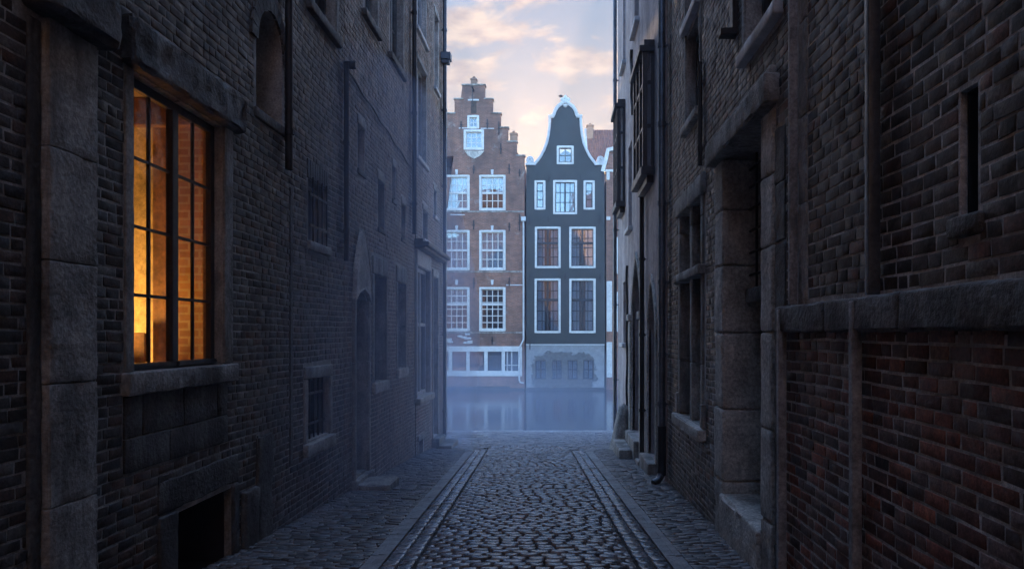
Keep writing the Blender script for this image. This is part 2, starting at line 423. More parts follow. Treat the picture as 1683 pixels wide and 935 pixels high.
def grid_mesh(name, V, Fc, T, mat, parent=None):
    me = bpy.data.meshes.new(name); nf = len(Fc)
    me.vertices.add(len(V)); me.vertices.foreach_set('co', np.asarray(V, dtype=np.float32).ravel())
    me.loops.add(nf * 4); me.loops.foreach_set('vertex_index', np.asarray(Fc, dtype=np.int32).ravel())
    me.polygons.add(nf); me.polygons.foreach_set('loop_start', np.arange(0, nf * 4, 4, dtype=np.int32))
    me.update(calc_edges=True); me.validate()
    a = me.attributes.new('tint', 'FLOAT_COLOR', 'FACE')
    a.data.foreach_set('color', np.hstack([T, np.ones((nf, 1))]).astype(np.float32).ravel())
    me.materials.append(mat)
    o = bpy.data.objects.new(name, me); COL.objects.link(o)
    if parent is not None: o.parent = parent; o.matrix_parent_inverse = parent.matrix_world.inverted()
    return o
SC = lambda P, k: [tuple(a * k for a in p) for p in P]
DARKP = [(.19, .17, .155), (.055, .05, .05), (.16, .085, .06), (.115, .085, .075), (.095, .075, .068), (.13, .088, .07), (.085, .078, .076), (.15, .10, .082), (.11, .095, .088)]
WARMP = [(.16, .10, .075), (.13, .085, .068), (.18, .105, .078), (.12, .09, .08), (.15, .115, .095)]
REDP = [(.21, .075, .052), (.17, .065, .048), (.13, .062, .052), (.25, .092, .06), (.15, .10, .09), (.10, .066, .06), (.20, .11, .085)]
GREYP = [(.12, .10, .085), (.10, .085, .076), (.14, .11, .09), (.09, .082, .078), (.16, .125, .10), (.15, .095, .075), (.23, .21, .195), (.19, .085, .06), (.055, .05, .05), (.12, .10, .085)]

def alley_window(W, parent, h, cols, rows, frame, glass, name='window', fw=.06, bar=.028, mull=None, transoms=(), fd=.07, label=None, interior=True):
    """wooden frame with glazing bars set back in its opening; the glass is a sub-part"""
    y0, y1, z0, z1 = h['y0'] + .003, h['y1'] - .003, h['z0'] + .003, h['z1'] - .003; D = -h['depth'] + .01
    mb = MB()
    W.box(mb, y0, y0 + fw, z0, z1, D, D + fd); W.box(mb, y1 - fw, y1, z0, z1, D, D + fd)
    W.box(mb, y0 + fw, y1 - fw, z0, z0 + fw, D, D + fd); W.box(mb, y0 + fw, y1 - fw, z1 - fw, z1, D, D + fd)
    ym, zm = (y0 + y1) / 2, None
    spans = [(y0 + fw, y1 - fw)]
    if mull:
        W.box(mb, ym - mull / 2, ym + mull / 2, z0 + fw, z1 - fw, D, D + fd + .012)
        spans = [(y0 + fw, ym - mull / 2), (ym + mull / 2, y1 - fw)]
    for t in transoms: 
        for a, b in spans: W.box(mb, a, b, t - .035, t + .035, D, D + fd - .004)
    for a, b in spans:
        for c in range(1, cols): y = a + (b - a) * c / cols; W.box(mb, y - bar / 2, y + bar / 2, z0 + fw, z1 - fw, D + .012, D + .037)
        for r in range(1, rows): z = z0 + fw + (z1 - z0 - 2 * fw) * r / rows; W.box(mb, a, b, z - bar / 2, z + bar / 2, D + .014, D + .036)
    o = mb.build(name, frame, parent, bevel=.004)
    if label: o['label'] = label
    gb = MB(); W.box(gb, y0 + fw * .5, y1 - fw * .5, z0 + fw * .5, z1 - fw * .5, D + .024, D + .032)
    gb.build('glass', glass, o)
    return o
def sill(W, parent, y0, y1, ztop, h, d0, d1, mat, name='sill', **k):
    mb = MB(); W.rough(mb, y0, y1, ztop - h, ztop, d0, d1, **k); return mb.build(name, mat, parent, smooth=True)
def pipe(W, parent, y, z0, z1, d, r, mat, name='drainpipe', collars=(), label=None, extra=None):
    mb = MB(); pts = [W.P(y, z1, d), W.P(y, z0, d)]
    if extra: pts = extra
    mb.tube(pts, r, 14); o = mb.build(name, mat, parent, smooth=True)
    for z in collars:
        cb = MB(); cb.tube([W.P(y, z - .03, d), W.P(y, z + .03, d)], r * 1.25, 14); W.box(cb, y - .012, y + .012, z - .012, z + .012, 0.0, d - r * .9)
        cb.build('pipe_collar', mat, o, smooth=True)
    if label: o['label'] = label
    return o

# =================================================================== LEFT SIDE
# --- nearest left building with the lit window
A = thing('brick_building', 'dark brick building with the warmly lit tall window and stone pilaster', 'building', 'buildings along the alley', (-2.9, 5, g(5)))
lit = H(4.99, 6.33, 1.33, 3.40, .12)
cellar = H(5.57, 6.50, -1.2, .24, .6)
niche = H(LW.Y(421), LW.Y(464), 3.78, 4.45, .32, .40)
barred = H(8.52, 9.20, 2.70, 3.42, .22)
low = H(8.47, 9.27, .36, 1.08, .25)
upA = H(LW.Y(508), LW.Y(551), 5.50, 6.9, .2)
holesA = [lit, cellar, niche, barred, low, upA]
YA = LW.Y(565)
shell(LW, A, -26, YA, -3, 17.0, holesA, .0, M['mortar'])
pil = (4.09, 4.52)
nob = [H(pil[0] - .1, pil[1], -2, 3.35), H(pil[0] - .2, pil[1] + .1, 3.35, 4.4), H(4.88, 6.52, 1.17, 3.72), H(4.87, 6.42, .66, 1.17), H(5.32, 6.62, -2, .52),
       H(barred['y0'] - .05, barred['y1'] + .05, 2.56, 3.66), H(low['y0'] - .13, low['y1'] + .12, .18, 1.24), H(upA['y0'] - .1, upA['y1'] + .12, 5.36, 7.1),
       H(niche['y0'] - .06, niche['y1'] + .06, 3.68, 4.45, 0, .48), H(7.05, 7.38, -.2, .62)]
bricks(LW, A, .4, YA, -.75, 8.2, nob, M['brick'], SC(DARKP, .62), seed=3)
mb = MB(); mb.box(-2.895, 1.695, -16, -8, -3, 17.2); mb.build('rear_light_blocker', M['end_brick'], A)  # unseen block added behind the camera to cut sky light and reflections
# pilaster
mb = MB()
zz = [-.5, .02, .62, 1.32, 2.02, 2.66, 3.38]
for a, b in zip(zz, zz[1:]): LW.rough(mb, *pil, a + .0015, b - .0015, -.03, .06, amp=.007, bev=.008, res=.05, freq=9, chip=.012)
mb.build('pilaster', M['stone'], A, smooth=True)
mb = MB(); LW.rough(mb, pil[0] - .10, pil[0] - .005, -.5, 3.35, -.04, .02, amp=.006, res=.09); mb.build('pilaster_backing', M['stone_dark'], A, smooth=True)
mb = MB(); LW.rough(mb, pil[0] - .16, pil[1] + .08, 3.385, 4.3, -.03, .17, amp=.02, bev=.04, res=.05, freq=6, chip=.09); mb.build('corbel', M['stone_dark'], A, smooth=True)
mb = MB(); LW.rough(mb, pil[0] - .12, pil[1] + .10, g(4.3) - .2, .08, .0, .16, amp=.012, bev=.05, res=.05, chip=.03); mb.build('pilaster_base', M['stone_dark'], A, smooth=True)
# lit window: stone surround, frame, glass
mb = Pieces()
LW.rough(mb, 4.89, 4.985, 1.352, 3.405, -.10, .018, amp=.004, bev=.008, res=.08); LW.rough(mb, 6.335, 6.50, 1.352, 3.405, -.10, .022, amp=.004, bev=.008, res=.08, chip=.01)
mb.build('window_jamb', M['stone'], A, smooth=True)
mb = MB(); LW.rough(mb, 4.84, 6.62, 3.41, 3.74, -.12, .10, amp=.018, bev=.03, res=.04, freq=7, chip=.10); mb.build('lintel', M['stone_dark'], A, smooth=True)
sill(LW, A, 4.86, 6.53, 1.345, .155, -.15, .06, M['stone'], amp=.004, bev=.012, chip=.012)
mb = MB()
for a, b in ((4.88, 5.10), (5.105, 5.66), (5.665, 6.22), (6.225, 6.41)): LW.rough(mb, a, b, .90, 1.185, -.03, .012, amp=.006, bev=.01, chip=.01)
for a, b in ((4.88, 5.45), (5.455, 6.41)): LW.rough(mb, a, b, .665, .895, -.03, .016, amp=.006, bev=.01, chip=.01)
mb.build('stone_panel', M['stone_dark'], A, smooth=True)
win = alley_window(LW, A, lit, 2, 4, M['wood_dark'], M['glass_warm'], fw=.065, bar=.024, mull=.085, fd=.045, label='tall lit casement window with black glazing bars')
mb = MB()
for a, b in ((5.02, 5.64), (5.68, 6.31)): LW.box(mb, a, b, 1.36, 1.395, -.112, -.035)
mb.build('weather_bar', M['wood_dark'], win, bevel=.006)
# the room behind
mb = MB()
LW.box(mb, 4.55, 4.6, .85, 3.75, -3.2, -.14); LW.box(mb, 7.6, 7.65, .85, 3.75, -3.2, -.14)
LW.box(mb, 4.6, 7.6, .80, .85, -3.2, -.14); LW.box(mb, 4.6, 7.6, 3.75, 3.8, -3.2, -.14); LW.box(mb, 4.6, 7.6, .85, 3.75, -3.25, -3.2)
LW.box(mb, 4.6, 4.94, .85, 3.75, -.19, -.14); LW.box(mb, 6.38, 7.6, .85, 3.75, -.19, -.14); LW.box(mb, 4.94, 6.38, .85, 1.30, -.19, -.14); LW.box(mb, 4.94, 6.38, 3.45, 3.75, -.19, -.14)
mb.build('room_lining', M['room_plaster'], A)
mb = MB(); LW.box(mb, 6.95, 7.596, .853, 3.747, -.74, -.193); mb.build('brick_pier', M['pier_brick'], A)
mb = MB()
LW.box(mb, 7.15, 7.35, .853, 3.747, -1.06, -.87)
LW.box(mb, 6.6, 6.72, 3.5, 3.747, -3.19, -.25)
mb.build('timber_post', M['wood_warm'], A, bevel=.01)
st = thing('chair', 'wooden chair back seen low behind the lit window', 'chair', None, (LW.x(-1.25), 7.0, .853))
for d in (-1.42, -1.08):
    mb = MB(); LW.box(mb, 7.001, 7.03, .853, 1.50, d - .02, d + .02); mb.build('back_post', M['wood_brown'], st, bevel=.005)
mb = MB(); LW.box(mb, 6.97, 7.0, 1.33, 1.62, -1.47, -1.03); mb.build('backrest', M['wood_warm'], st, bevel=.008)
mb = MB(); LW.box(mb, 6.62, 7.0, 1.27, 1.31, -1.44, -1.06); mb.build('seat', M['wood_brown'], st, bevel=.008)
for d in (-1.42, -1.08):
    mb = MB(); LW.box(mb, 6.63, 6.67, .853, 1.27, d - .02, d + .02); mb.build('leg', M['wood_brown'], st, bevel=.004)
lamp = bpy.data.lights.new('room_lamp', 'AREA'); lamp.energy = 13; lamp.color = (1, .58, .19); lamp.size = .35
lo = bpy.data.objects.new('room_lamp', lamp); lo.location = LW.P(6.2, 1.05, -1.8); lo.rotation_euler = (R(96), 0, R(18)); COL.objects.link(lo)
# cellar opening
mb = MB()
LW.rough(mb, 5.30, 6.64, .275, .53, -.03, .014, amp=.005, bev=.02, chip=.03)
LW.rough(mb, 5.30, 5.565, -1, .27, -.03, .025, amp=.008, bev=.02, chip=.02); LW.rough(mb, 6.505, 6.64, -1, .27, -.03, .025, amp=.008, bev=.02, chip=.02)
mb.build('cellar_surround', M['stone_dark'], A, smooth=True)
blind(LW, A, cellar, M['blind'], 'cellar_dark_back')  # near-black panel stands in for the darkness inside the cellar
def shade_sheets(W, parent, h, d0):  # near-black sheets over the reveals paint in the shade of the opening
    mb = MB(); t = .012
    W.box(mb, h['y0'] + .001, h['y0'] + t, h['z0'], h['z1'] - t, -h['depth'], d0); W.box(mb, h['y1'] - t, h['y1'] - .001, h['z0'], h['z1'] - t, -h['depth'], d0); W.box(mb, h['y0'] + .001, h['y1'] - .001, h['z1'] - t, h['z1'] - .001, -h['depth'], d0)
    return mb.build('opening_shade_sheets', M['blind'], parent)
shade_sheets(LW, A, cellar, -.06)
mb = MB(); LW.rough(mb, 7.04, 7.40, -.6, .62, -.03, .03, amp=.01, bev=.02, chip=.03); LW.rough(mb, 6.70, 7.03, -.6, .15, -.02, .05, amp=.01, bev=.03, chip=.03)
mb.build('stone_patch', M['stone_dark'], A, smooth=True)
# arched niche
mb = MB()
yc = (niche['y0'] + niche['y1']) / 2; w = (niche['y1'] - niche['y0']) / 2
for i in range(13):
    t0, t1 = math.pi * i / 13 + .012, math.pi * (i + 1) / 13 - .012
    pl = []
    for r0 in ((w + .005, .405), (w + .15, .55)):
        for t in (t0, t1) if r0[0] < w + .1 else (t1, t0): pl.append((yc + r0[0] * math.cos(t), 4.45 + r0[1] * math.sin(t)))
    mb.prism(pl, lambda y, z: LW.P(y, z, .024), lambda y, z: LW.P(y, z, -.02))
mb.build('brick_arch', M['stone_dark'], A, bevel=.004)
mb = MB(); LW.box(mb, niche['y0'] - .02, niche['y1'] + .02, 3.7, 4.9, -.37, -.318); mb.build('niche_back', M['blind'], A)
sill(LW, A, niche['y0'] - .05, niche['y1'] + .05, 3.79, .10, -.3, .03, M['stone_dark'], amp=.006)
# small barred window, low barred window
w1 = alley_window(LW, A, barred, 2, 1, M['white_old'], M['glass_old'], fw=.05, label='small window behind vertical iron bars')
def grille(h, n, dd, parent, horiz=2):
    mb = MB()
    for i in range(n): y = h['y0'] + (h['y1'] - h['y0']) * (i + .5) / n; mb.tube([LW.P(y, h['z0'] - .03, dd), LW.P(y, h['z1'] + .03, dd)], .011, 8)
    for i in range(horiz): z = h['z0'] + (h['z1'] - h['z0']) * (i + .5) / horiz; LW.box(mb, h['y0'] - .03, h['y1'] + .03, z - .015, z + .015, dd - .006, dd + .006)
    return mb.build('window_bars', M['iron'], parent, smooth=True)
grille(barred, 4, .03, w1)
sill(LW, A, barred['y0'] - .06, barred['y1'] + .06, 2.698, .11, -.2, .05, M['stone'], amp=.006, chip=.01)
mb = MB()
for i in range(9):
    a = barred['y0'] - .05 + i * (barred['y1'] - barred['y0'] + .1) / 9; LW.rough(mb, a + .004, a + .082, 3.428, 3.65, -.03, .014, amp=.004, bev=.008)
mb.build('soldier_lintel', M['stone_dark'], A, smooth=True)
w2 = alley_window(LW, A, low, 2, 2, M['wood_dark'], M['glass'], fw=.05, label='low window with iron bars in a stone frame')
grille(low, 5, -.05, w2)
mb = MB()
LW.rough(mb, low['y0'] - .12, low['y1'] + .11, 1.084, 1.23, -.1, .03, amp=.007, bev=.015, chip=.02)
LW.rough(mb, low['y0'] - .12, low['y0'] - .002, .345, 1.08, -.1, .025, amp=.007, bev=.015, chip=.02); LW.rough(mb, low['y1'] + .002, low['y1'] + .11, .345, 1.08, -.1, .025, amp=.007, bev=.015, chip=.02)
mb.build('window_surround', M['stone'], A, smooth=True)
sill(LW, A, low['y0'] - .13, low['y1'] + .12, .34, .15, -.2, .07, M['stone'], amp=.006, chip=.02)
alley_window(LW, A, upA, 2, 3, M['wood_dark'], M['glass_old'], fw=.06, mull=.08)
sill(LW, A, upA['y0'] - .12, upA['y1'] + .10, 5.497, .12, -.15, .07, M['stone_dark'], amp=.006)
mb = Pieces(); LW.rough(mb, upA['y1'] + .01, upA['y1'] + .12, 5.50, 7.0, -.1, .02, amp=.005); mb.build('window_jamb', M['stone'], A, smooth=True)
pipe(LW, A, LW.Y(475, .06), 3.35, 12, .06, .04, M['iron'], collars=(3.75, 5.2, 6.7), label='black iron pipe ending halfway down the wall')
mb = MB(); LW.rough(mb, 7.92, 8.0, .2, 3.2, -.02, .012, amp=.006, bev=.008); mb.build('pipe_scar', M['stone_dark'], A, smooth=True)
pipe(LW, A, LW.Y(570, .05) - .02, 2.6, 5.28, .05, .035, M['iron'], collars=(3.0, 4.2), label='thin iron pipe with a round capped top')
mb = MB(); mb.tube([LW.P(9.98, 5.28, -.02), LW.P(9.98, 5.28, .16)], .055, 14); mb.build('pipe_cap', M['iron'], A, smooth=True)

# --- middle left building with the pointed doorway
B = thing('brick_building', 'foggy brick building with a pointed stone doorway and slit windows', 'building', 'buildings along the alley', (-2.9, 12.5, g(12.5)))
YB = LW.Y(682)
door = H(10.42, 11.10, g(10.8) + .22, 2.10, .32, .14)
bw1 = H(11.55, 12.35, .84, 2.56, .30); bw2 = H(13.25, 13.95, .98, 2.56, .28)
sl = [H(10.63, 11.02, 4.03, 4.68, .2), H(11.83, 12.28, 3.35, 4.12, .2), H(12.85, 13.12, 4.0, 4.58, .2), H(13.62, 13.98, 3.42, 4.05, .2)]
up1 = H(12.72, 13.72, 6.5, 8.6, .18); up2 = H(11.0, 11.75, 6.48, 8.2, .18)
holesB = [door, bw1, bw2, up1, up2] + sl
shell(LW, B, YA + .004, YB, -3, 16.0, holesB, .002, M['mortar'])
nb = [H(10.32, 11.22, -2, 2.16), H(10.40, 11.12, 2.16, 2.3, 0, .95, True), H(11.45, 12.45, .66, 2.86), H(13.17, 14.03, .82, 2.86), H(12.62, 13.82, 6.36, 8.75), H(10.9, 11.85, 6.34, 8.4)] + [H(s['y0'] - .03, s['y1'] + .03, s['z0'] - .09, s['z1'] + .14) for s in sl]
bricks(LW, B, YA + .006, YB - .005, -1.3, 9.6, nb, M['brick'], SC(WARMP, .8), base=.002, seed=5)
for a, b in ((10.33, 10.415), (11.105, 11.215)):
    mb = MB()
    for z0_, z1_ in ((g(10.8) - .3, .35), (.355, 1.2), (1.205, 2.1)): LW.rough(mb, a, b, z0_, z1_, -.31, .05, amp=.006, bev=.015, chip=.02)
    mb.build('door_jamb', M['stone'], B, smooth=True)
mb = MB()
tym = [(10.36, 2.11), (10.50, 2.20), (10.76, 2.27), (11.02, 2.20), (11.19, 2.11), (11.16, 2.5), (11.0, 2.85), (10.76, 3.15), (10.52, 2.85), (10.38, 2.5)]
mb.prism(tym, lambda y, z: LW.P(y, z, .06), lambda y, z: LW.P(y, z, -.2)); mb.build('pointed_tympanum', M['stone_pale'], B, bevel=.015)
mb = MB(); LW.rough(mb, 10.3, 11.25, g(11) - .2, g(10.8) + .20, -.32, .10, amp=.006, bev=.02, chip=.03); mb.build('doorstep', M['stone'], B, smooth=True)
d_ = MB()
for i in range(5):
    a = door['y0'] + i * .136; LW.box(d_, a + .004, a + .132, door['z0'], 2.25, -.34, -.29)
dr = d_.build('door', M['wood_dark'], B, bevel=.004)
mb = MB(); mb.tube([LW.P(10.5, .55, -.27), LW.P(10.5, .75, -.27)], .012, 8); mb.build('handle', M['iron'], dr, smooth=True)
for hh in (bw1, bw2):
    alley_window(LW, B, hh, 2, 1, M['wood_grey'], M['glass'], fw=.06, transoms=(hh['z0'] + 1.15,))
    sill(LW, B, hh['y0'] - .10, hh['y1'] + .10, hh['z0'] - .004, .17, -.25, .06, M['stone_pale'], amp=.006, chip=.02)
    mb = MB(); n_ = 3
    for i in range(n_):
        a = hh['y0'] - .1 + i * (hh['y1'] - hh['y0'] + .2) / n_; LW.rough(mb, a + .003, a + (hh['y1'] - hh['y0'] + .2) / n_ - .003, 2.565, 2.85, -.1, .03, amp=.006, bev=.015, chip=.02)
    mb.build('lintel', M['stone'], B, smooth=True)
    mb = Pieces()
    LW.rough(mb, hh['y1'] + .002, hh['y1'] + .09, hh['z0'], 2.56, -.27, .025, amp=.005, chip=.015); LW.rough(mb, hh['y0'] - .09, hh['y0'] - .002, hh['z0'], 2.56, -.27, .025, amp=.005, chip=.015)
    mb.build('window_jamb', M['stone'], B, smooth=True)
for s in sl:
    blind(LW, B, s, M['blind'], 'slit_window')
    sill(LW, B, s['y0'] - .03, s['y1'] + .03, s['z0'] - .002, .08, -.15, .03, M['stone_dark'], amp=.004)
    mb = MB(); LW.rough(mb, s['y0'] - .03, s['y1'] + .03, s['z1'] + .002, s['z1'] + .13, -.1, .018, amp=.004); mb.build('lintel', M['stone'], B, smooth=True)
for u_ in (up1, up2):
    alley_window(LW, B, u_, 2, 3, M['wood_grey'], M['glass_old'], fw=.06, mull=.07)
    sill(LW, B, u_['y0'] - .12, u_['y1'] + .12, u_['z0'] - .003, .12, -.15, .07, M['stone_dark'], amp=.005)
    mb = Pieces(); LW.rough(mb, u_['y1'] + .003, u_['y1'] + .11, u_['z0'], u_['z1'] + .1, -.1, .02, amp=.005); mb.build('window_jamb', M['stone'], B, smooth=True)
pts = []
for i in range(30):
    y = 10.05 + i * (YB - 10.1) / 29; pts.append(LW.P(y, 5.22 - .38 * i / 29 + .02 * math.sin(i), .035))
mb = MB(); mb.tube(pts, .016, 6); mb.build('wall_cable', M['iron'], B, smooth=True)
pipe(LW, B, LW.Y(690, .07) - .12 - .45, 3.6, 9.4, .07, .045, M['iron'], collars=(4.2, 6, 8), label='dark pipe down the end of the wall')

# --- far left building with white shop window
C = thing('brick_building', 'brick corner house with big white transom window next to the canal', 'building', 'buildings along the alley', (-2.9, 17, g(17)))
YC = 18.45
big = H(15.0, 16.5, .30, 3.02, .14); cdoor = H(16.92, 17.62, g(17.3) + .28, 2.95, .22); cell = H(15.2, 15.75, -1.35, -.62, .3)
cu = [H(15.05, 16.15, 5.30, 7.30, .16), H(15.0, 16.1, 7.95, 10.2, .16), H(15.72, 16.3, 3.68, 4.3, .16), H(17.2, 17.75, 7.45, 9.2, .15), H(17.1, 17.5, 4.4, 5.0, .15)]
shell(LW, C, YB + .004, YC, -3, 10.9, [big, cdoor, cell] + cu, .018, M['mortar_red'], depth=9)
nc = [H(14.9, 16.6, .12, 3.42), H(16.84, 17.70, -2, 3.15), H(15.1, 15.85, -2, -.5)] + [H(c['y0'] - .07, c['y1'] + .07, c['z0'] - .12, c['z1'] + .14) for c in cu]
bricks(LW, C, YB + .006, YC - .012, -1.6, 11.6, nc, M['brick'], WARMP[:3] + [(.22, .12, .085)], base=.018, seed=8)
wn = alley_window(LW, C, big, 2, 1, M['white_old'], M['glass_old'], fw=.08, transoms=(1.82,), mull=.07, label='tall white transom window')
sill(LW, C, 14.88, 16.62, .295, .13, -.1, .13, M['stone_pale'], amp=.004, chip=.01)
mb = MB(); LW.box(mb, 14.92, 16.58, 3.03, 3.36, .0, .055); LW.box(mb, 14.9, 14.985, .30, 3.03, .0, .05); LW.box(mb, 16.515, 16.59, .30, 3.03, .0, .05); mb.build('window_board', M['white_old'], C, bevel=.01)
mb = MB(); LW.box(mb, 14.84, 17.9, 3.42, 3.50, .0, .30); LW.box(mb, 14.86, 17.88, 3.365, 3.418, .0, .22); LW.box(mb, 14.86, 17.88, 3.502, 3.56, .0, .18); mb.build('shop_cornice', M['wood_dark'], C, bevel=.012)
d_ = MB(); LW.box(d_, 16.93, 17.61, cdoor['z0'], 1.9, -.22, -.17)
LW.box(d_, 16.99, 17.55, .2, 1.7, -.17, -.155); dr = d_.build('door', M['wood_dark'], C, bevel=.008)
mb = MB(); LW.box(mb, 16.93, 17.61, 1.97, 2.94, -.20, -.19); mb.build('transom_light', M['glass_old'], C)
mb = MB(); LW.box(mb, 16.92, 17.62, 1.90, 1.97, -.21, -.05); LW.rough(mb, 16.86, 16.918, -1.1, 3.1, -.05, .05, amp=.003); LW.rough(mb, 17.622, 17.69, -1.1, 3.1, -.05, .05, amp=.003); LW.rough(mb, 16.86, 17.69, 2.955, 3.12, -.05, .055, amp=.003); mb.build('door_frame', M['stone_pale'], C, smooth=True)
mb = MB(); LW.rough(mb, 16.8, 17.75, -1.5, g(17.3) + .27, -.2, .2, amp=.005, bev=.02); LW.rough(mb, 16.7, 17.85, -1.5, g(17.3) + .13, .205, .5, amp=.005, bev=.02); mb.build('doorstep', M['stone'], C, smooth=True)
blind(LW, C, cell, M['blind'], 'cellar_hatch')
mb = MB(); LW.rough(mb, 15.1, 15.85, -.62, -.50, -.1, .05, amp=.006); LW.rough(mb, 15.1, 15.195, -1.4, -.625, -.1, .04, amp=.006); mb.build('cellar_surround', M['stone'], C, smooth=True)
for c in cu:
    tall = c['z1'] - c['z0'] > 1
    alley_window(LW, C, c, 2 if tall else 1, 3 if tall else 2, M['white_old'], M['glass_old'], fw=.06, mull=.06 if tall else None)
    sill(LW, C, c['y0'] - .08, c['y1'] + .08, c['z0'] - .004, .09, -.1, .08, M['white_old'], amp=.003)
    mb = MB(); LW.box(mb, c['y0'] - .06, c['y1'] + .06, c['z1'] + .003, c['z1'] + .12, -.05, .035); mb.build('lintel', M['stone'], C, bevel=.008)
dp = pipe(LW, C, 18.25, -.95, 11.2, .10, .05, M['zinc'], collars=(-.3, 1.6, 3.4, 5.3, 7.2, 9.2), label='grey drainpipe on the canal corner')
mb = MB(); LW.box(mb, 18.12, 18.40, 8.45, 8.62, .02, .26); LW.box(mb, 18.15, 18.37, 8.36, 8.447, .03, .22); mb.build('rain_hopper', M['zinc'], dp, bevel=.01)

# =================================================================== RIGHT SIDE
RA = thing('brick_building', 'rough red brick building with a projecting stone ledge and grey conduits', 'building', 'buildings along the alley', (1.7, 3, g(3)))
YR = 5.30
slot = H(2.945, 3.075, 2.10, 2.62, .30)
shell(RW, RA, -26, YR, -3, 17.0, [slot], .0, M['mortar_red'])
bricks(RW, RA, .4, YR - .005, 1.83, 6.2, [H(slot['y0'] - .015, slot['y1'] + .015, 2.0, 2.64), H(4.93, 5.2, 0, 9)], M['brick'], SC(GREYP, .6), seed=12, wild=.5, course=.074, blen=.215)
mb = MB(); RW.box(mb, -26, YR - .003, -3, 1.60, -.004, .050); mb.build('plinth', M['mortar_red'], RA)
bricks(RW, RA, .4, YR - .005, -.6, 1.61, [], M['brick_red'], SC(REDP, 1.0), name='plinth_brickwork', base=.05, seed=13, course=.072, blen=.215, proud=.0035, bev=.0025, gap=.0145, wild=.55)
mb = MB(); y = .3; i = 0
while y < YR - .1:
    L = [1.0, .8, 1.3, .95][i % 4]; e = min(y + L, YR + .03); RW.rough(mb, y + .003, e - .003, 1.615, 1.80, -.03, .115, amp=.007, bev=.018, res=.05, chip=.035); y = e; i += 1
mb.build('stone_ledge', M['stone_dark'], RA, smooth=True)
blind(RW, RA, slot, M['blind'], 'slit_back'); shade_sheets(RW, RA, slot, -.03)
sill(RW, RA, 2.90, 3.14, 2.095, .09, -.2, .03, M['stone_dark'], amp=.006, chip=.02)
mb = MB(); RW.box(mb, -25, YR, 6.25, 6.45, -.02, .05); mb.build('string_course', M['stone_dark'], RA, bevel=.01)
def conduit(parent, y, w, z0, z1, d0, d1, mat, label):
    mb = MB(); RW.rough(mb, y - w / 2, y + w / 2, z0, z1, d0, d1, amp=.0025, bev=.006, res=.12, freq=8)
    o = mb.build('conduit', mat, parent, smooth=True); o['label'] = label; return o
conduit(RA, 3.93, .052, g(3.9) - .05, 1.78, .066, .12, M['zinc_pale'], 'pale conduit down the red brick plinth')
conduit(RA, 3.83, .055, 1.81, 9, .012, .075, M['zinc'], 'bluish conduit above the ledge')
conduit(RA, 5.21, .05, g(5.2) - .05, 1.78, .066, .125, M['zinc_pale'], 'pale conduit at the end of the plinth')
conduit(RA, 5.13, .04, 1.81, 9, .012, .07, M['zinc_pale'], 'thin conduit at the end of the upper wall')
mb = MB(); zz = [1.80, 2.5, 3.1, 3.75, 4.5, 5.4, 6.2]
for a, b in zip(zz, zz[1:]): RW.rough(mb, 4.94, 5.10, a + .002, b - .002, -.03, .014, amp=.005, bev=.01, chip=.015)
mb.build('stone_quoin', M['stone'], RA, smooth=True)
mb = MB(); RW.rough(mb, 4.75, 5.5, g(5.2) - .3, g(5.2) + .16, .05, .17, amp=.012, bev=.04, chip=.04); mb.build('foot_stone', M['stone_dark'], RA, smooth=True)

RB = thing('brick_building', 'dark brick building with deep stone doorway and stone cross window', 'building', 'buildings along the alley', (1.7, 8, g(8)))
YR2 = 11.22
rdoor = H(5.95, 7.42, -.05, 3.38, .42); rwin = H(8.42, 10.1, .52, 3.22, .34)
ru = [H(8.66, 9.55, 4.30, 5.45, .2), H(8.66, 9.55, 5.62, 7.6, .2), H(5.55, 6.55, 4.12, 5.6, .22)]
shell(RW, RB, YR + .004, YR2, -3, 16.5, [rdoor, rwin] + ru, .0, M['mortar'])
nr = [H(5.64, 7.72, -2, 3.58), H(8.30, 10.25, .40, 3.48)] + [H(c['y0'] - .08, c['y1'] + .08, c['z0'] - .12, c['z1'] + .12) for c in ru] + [H(5.31, 5.64, -1, 1.75), H(5.4, 5.64, 1.75, 3.2)]
bricks(RW, RB, YR + .01, YR2 - .005, -1, 8.4, nr, M['brick'], SC(GREYP, .75), seed=15, wild=.45)
# doorway stones: near jamb, patchy quoins, far jamb with deep reveal
mb = MB(); zs_ = [-.62, .12, .85, 1.62, 2.30, 2.86, 3.37]
for i, (a, b) in enumerate(zip(zs_, zs_[1:])):
    RW.rough(mb, 7.36, 7.70 + .05 * (i % 2), a + .003, b - .003, -.415, .032, amp=.008, bev=.022, res=.05, chip=.03)
mb.build('far_jamb', M['stone_pale'], RB, smooth=True)
mb = MB()
for i, (a, b) in enumerate(zip(zs_, zs_[1:])): RW.rough(mb, 5.665, 5.99, a + .003, b - .003, -.415, .03, amp=.007, bev=.02, res=.05, chip=.025)
mb.build('near_jamb', M['stone_pale'], RB, smooth=True)
mb = MB()
for a, b in zip([-.7, .0, .6, 1.2, 1.74], [.0, .6, 1.2, 1.74]): RW.rough(mb, 5.32, 5.655, a + .003, b - .003, -.02, .016, amp=.012, bev=.02, res=.04, freq=11, chip=.02)
for a, b in zip([1.76, 2.3, 2.75], [2.3, 2.75, 3.18]): RW.rough(mb, 5.40, 5.655, a + .003, b - .003, -.02, .014, amp=.012, bev=.02, res=.04, freq=11, chip=.02)
mb.build('stone_patch', M['stone_dark'], RB, smooth=True)
mb = MB(); RW.rough(mb, 5.56, 7.80, 3.375, 3.60, -.40, .12, amp=.010, bev=.02, res=.05, chip=.05); RW.rough(mb, 5.62, 7.74, 3.602, 3.68, -.02, .06, amp=.008, bev=.02, chip=.03); mb.build('door_hood', M['stone'], RB, smooth=True)
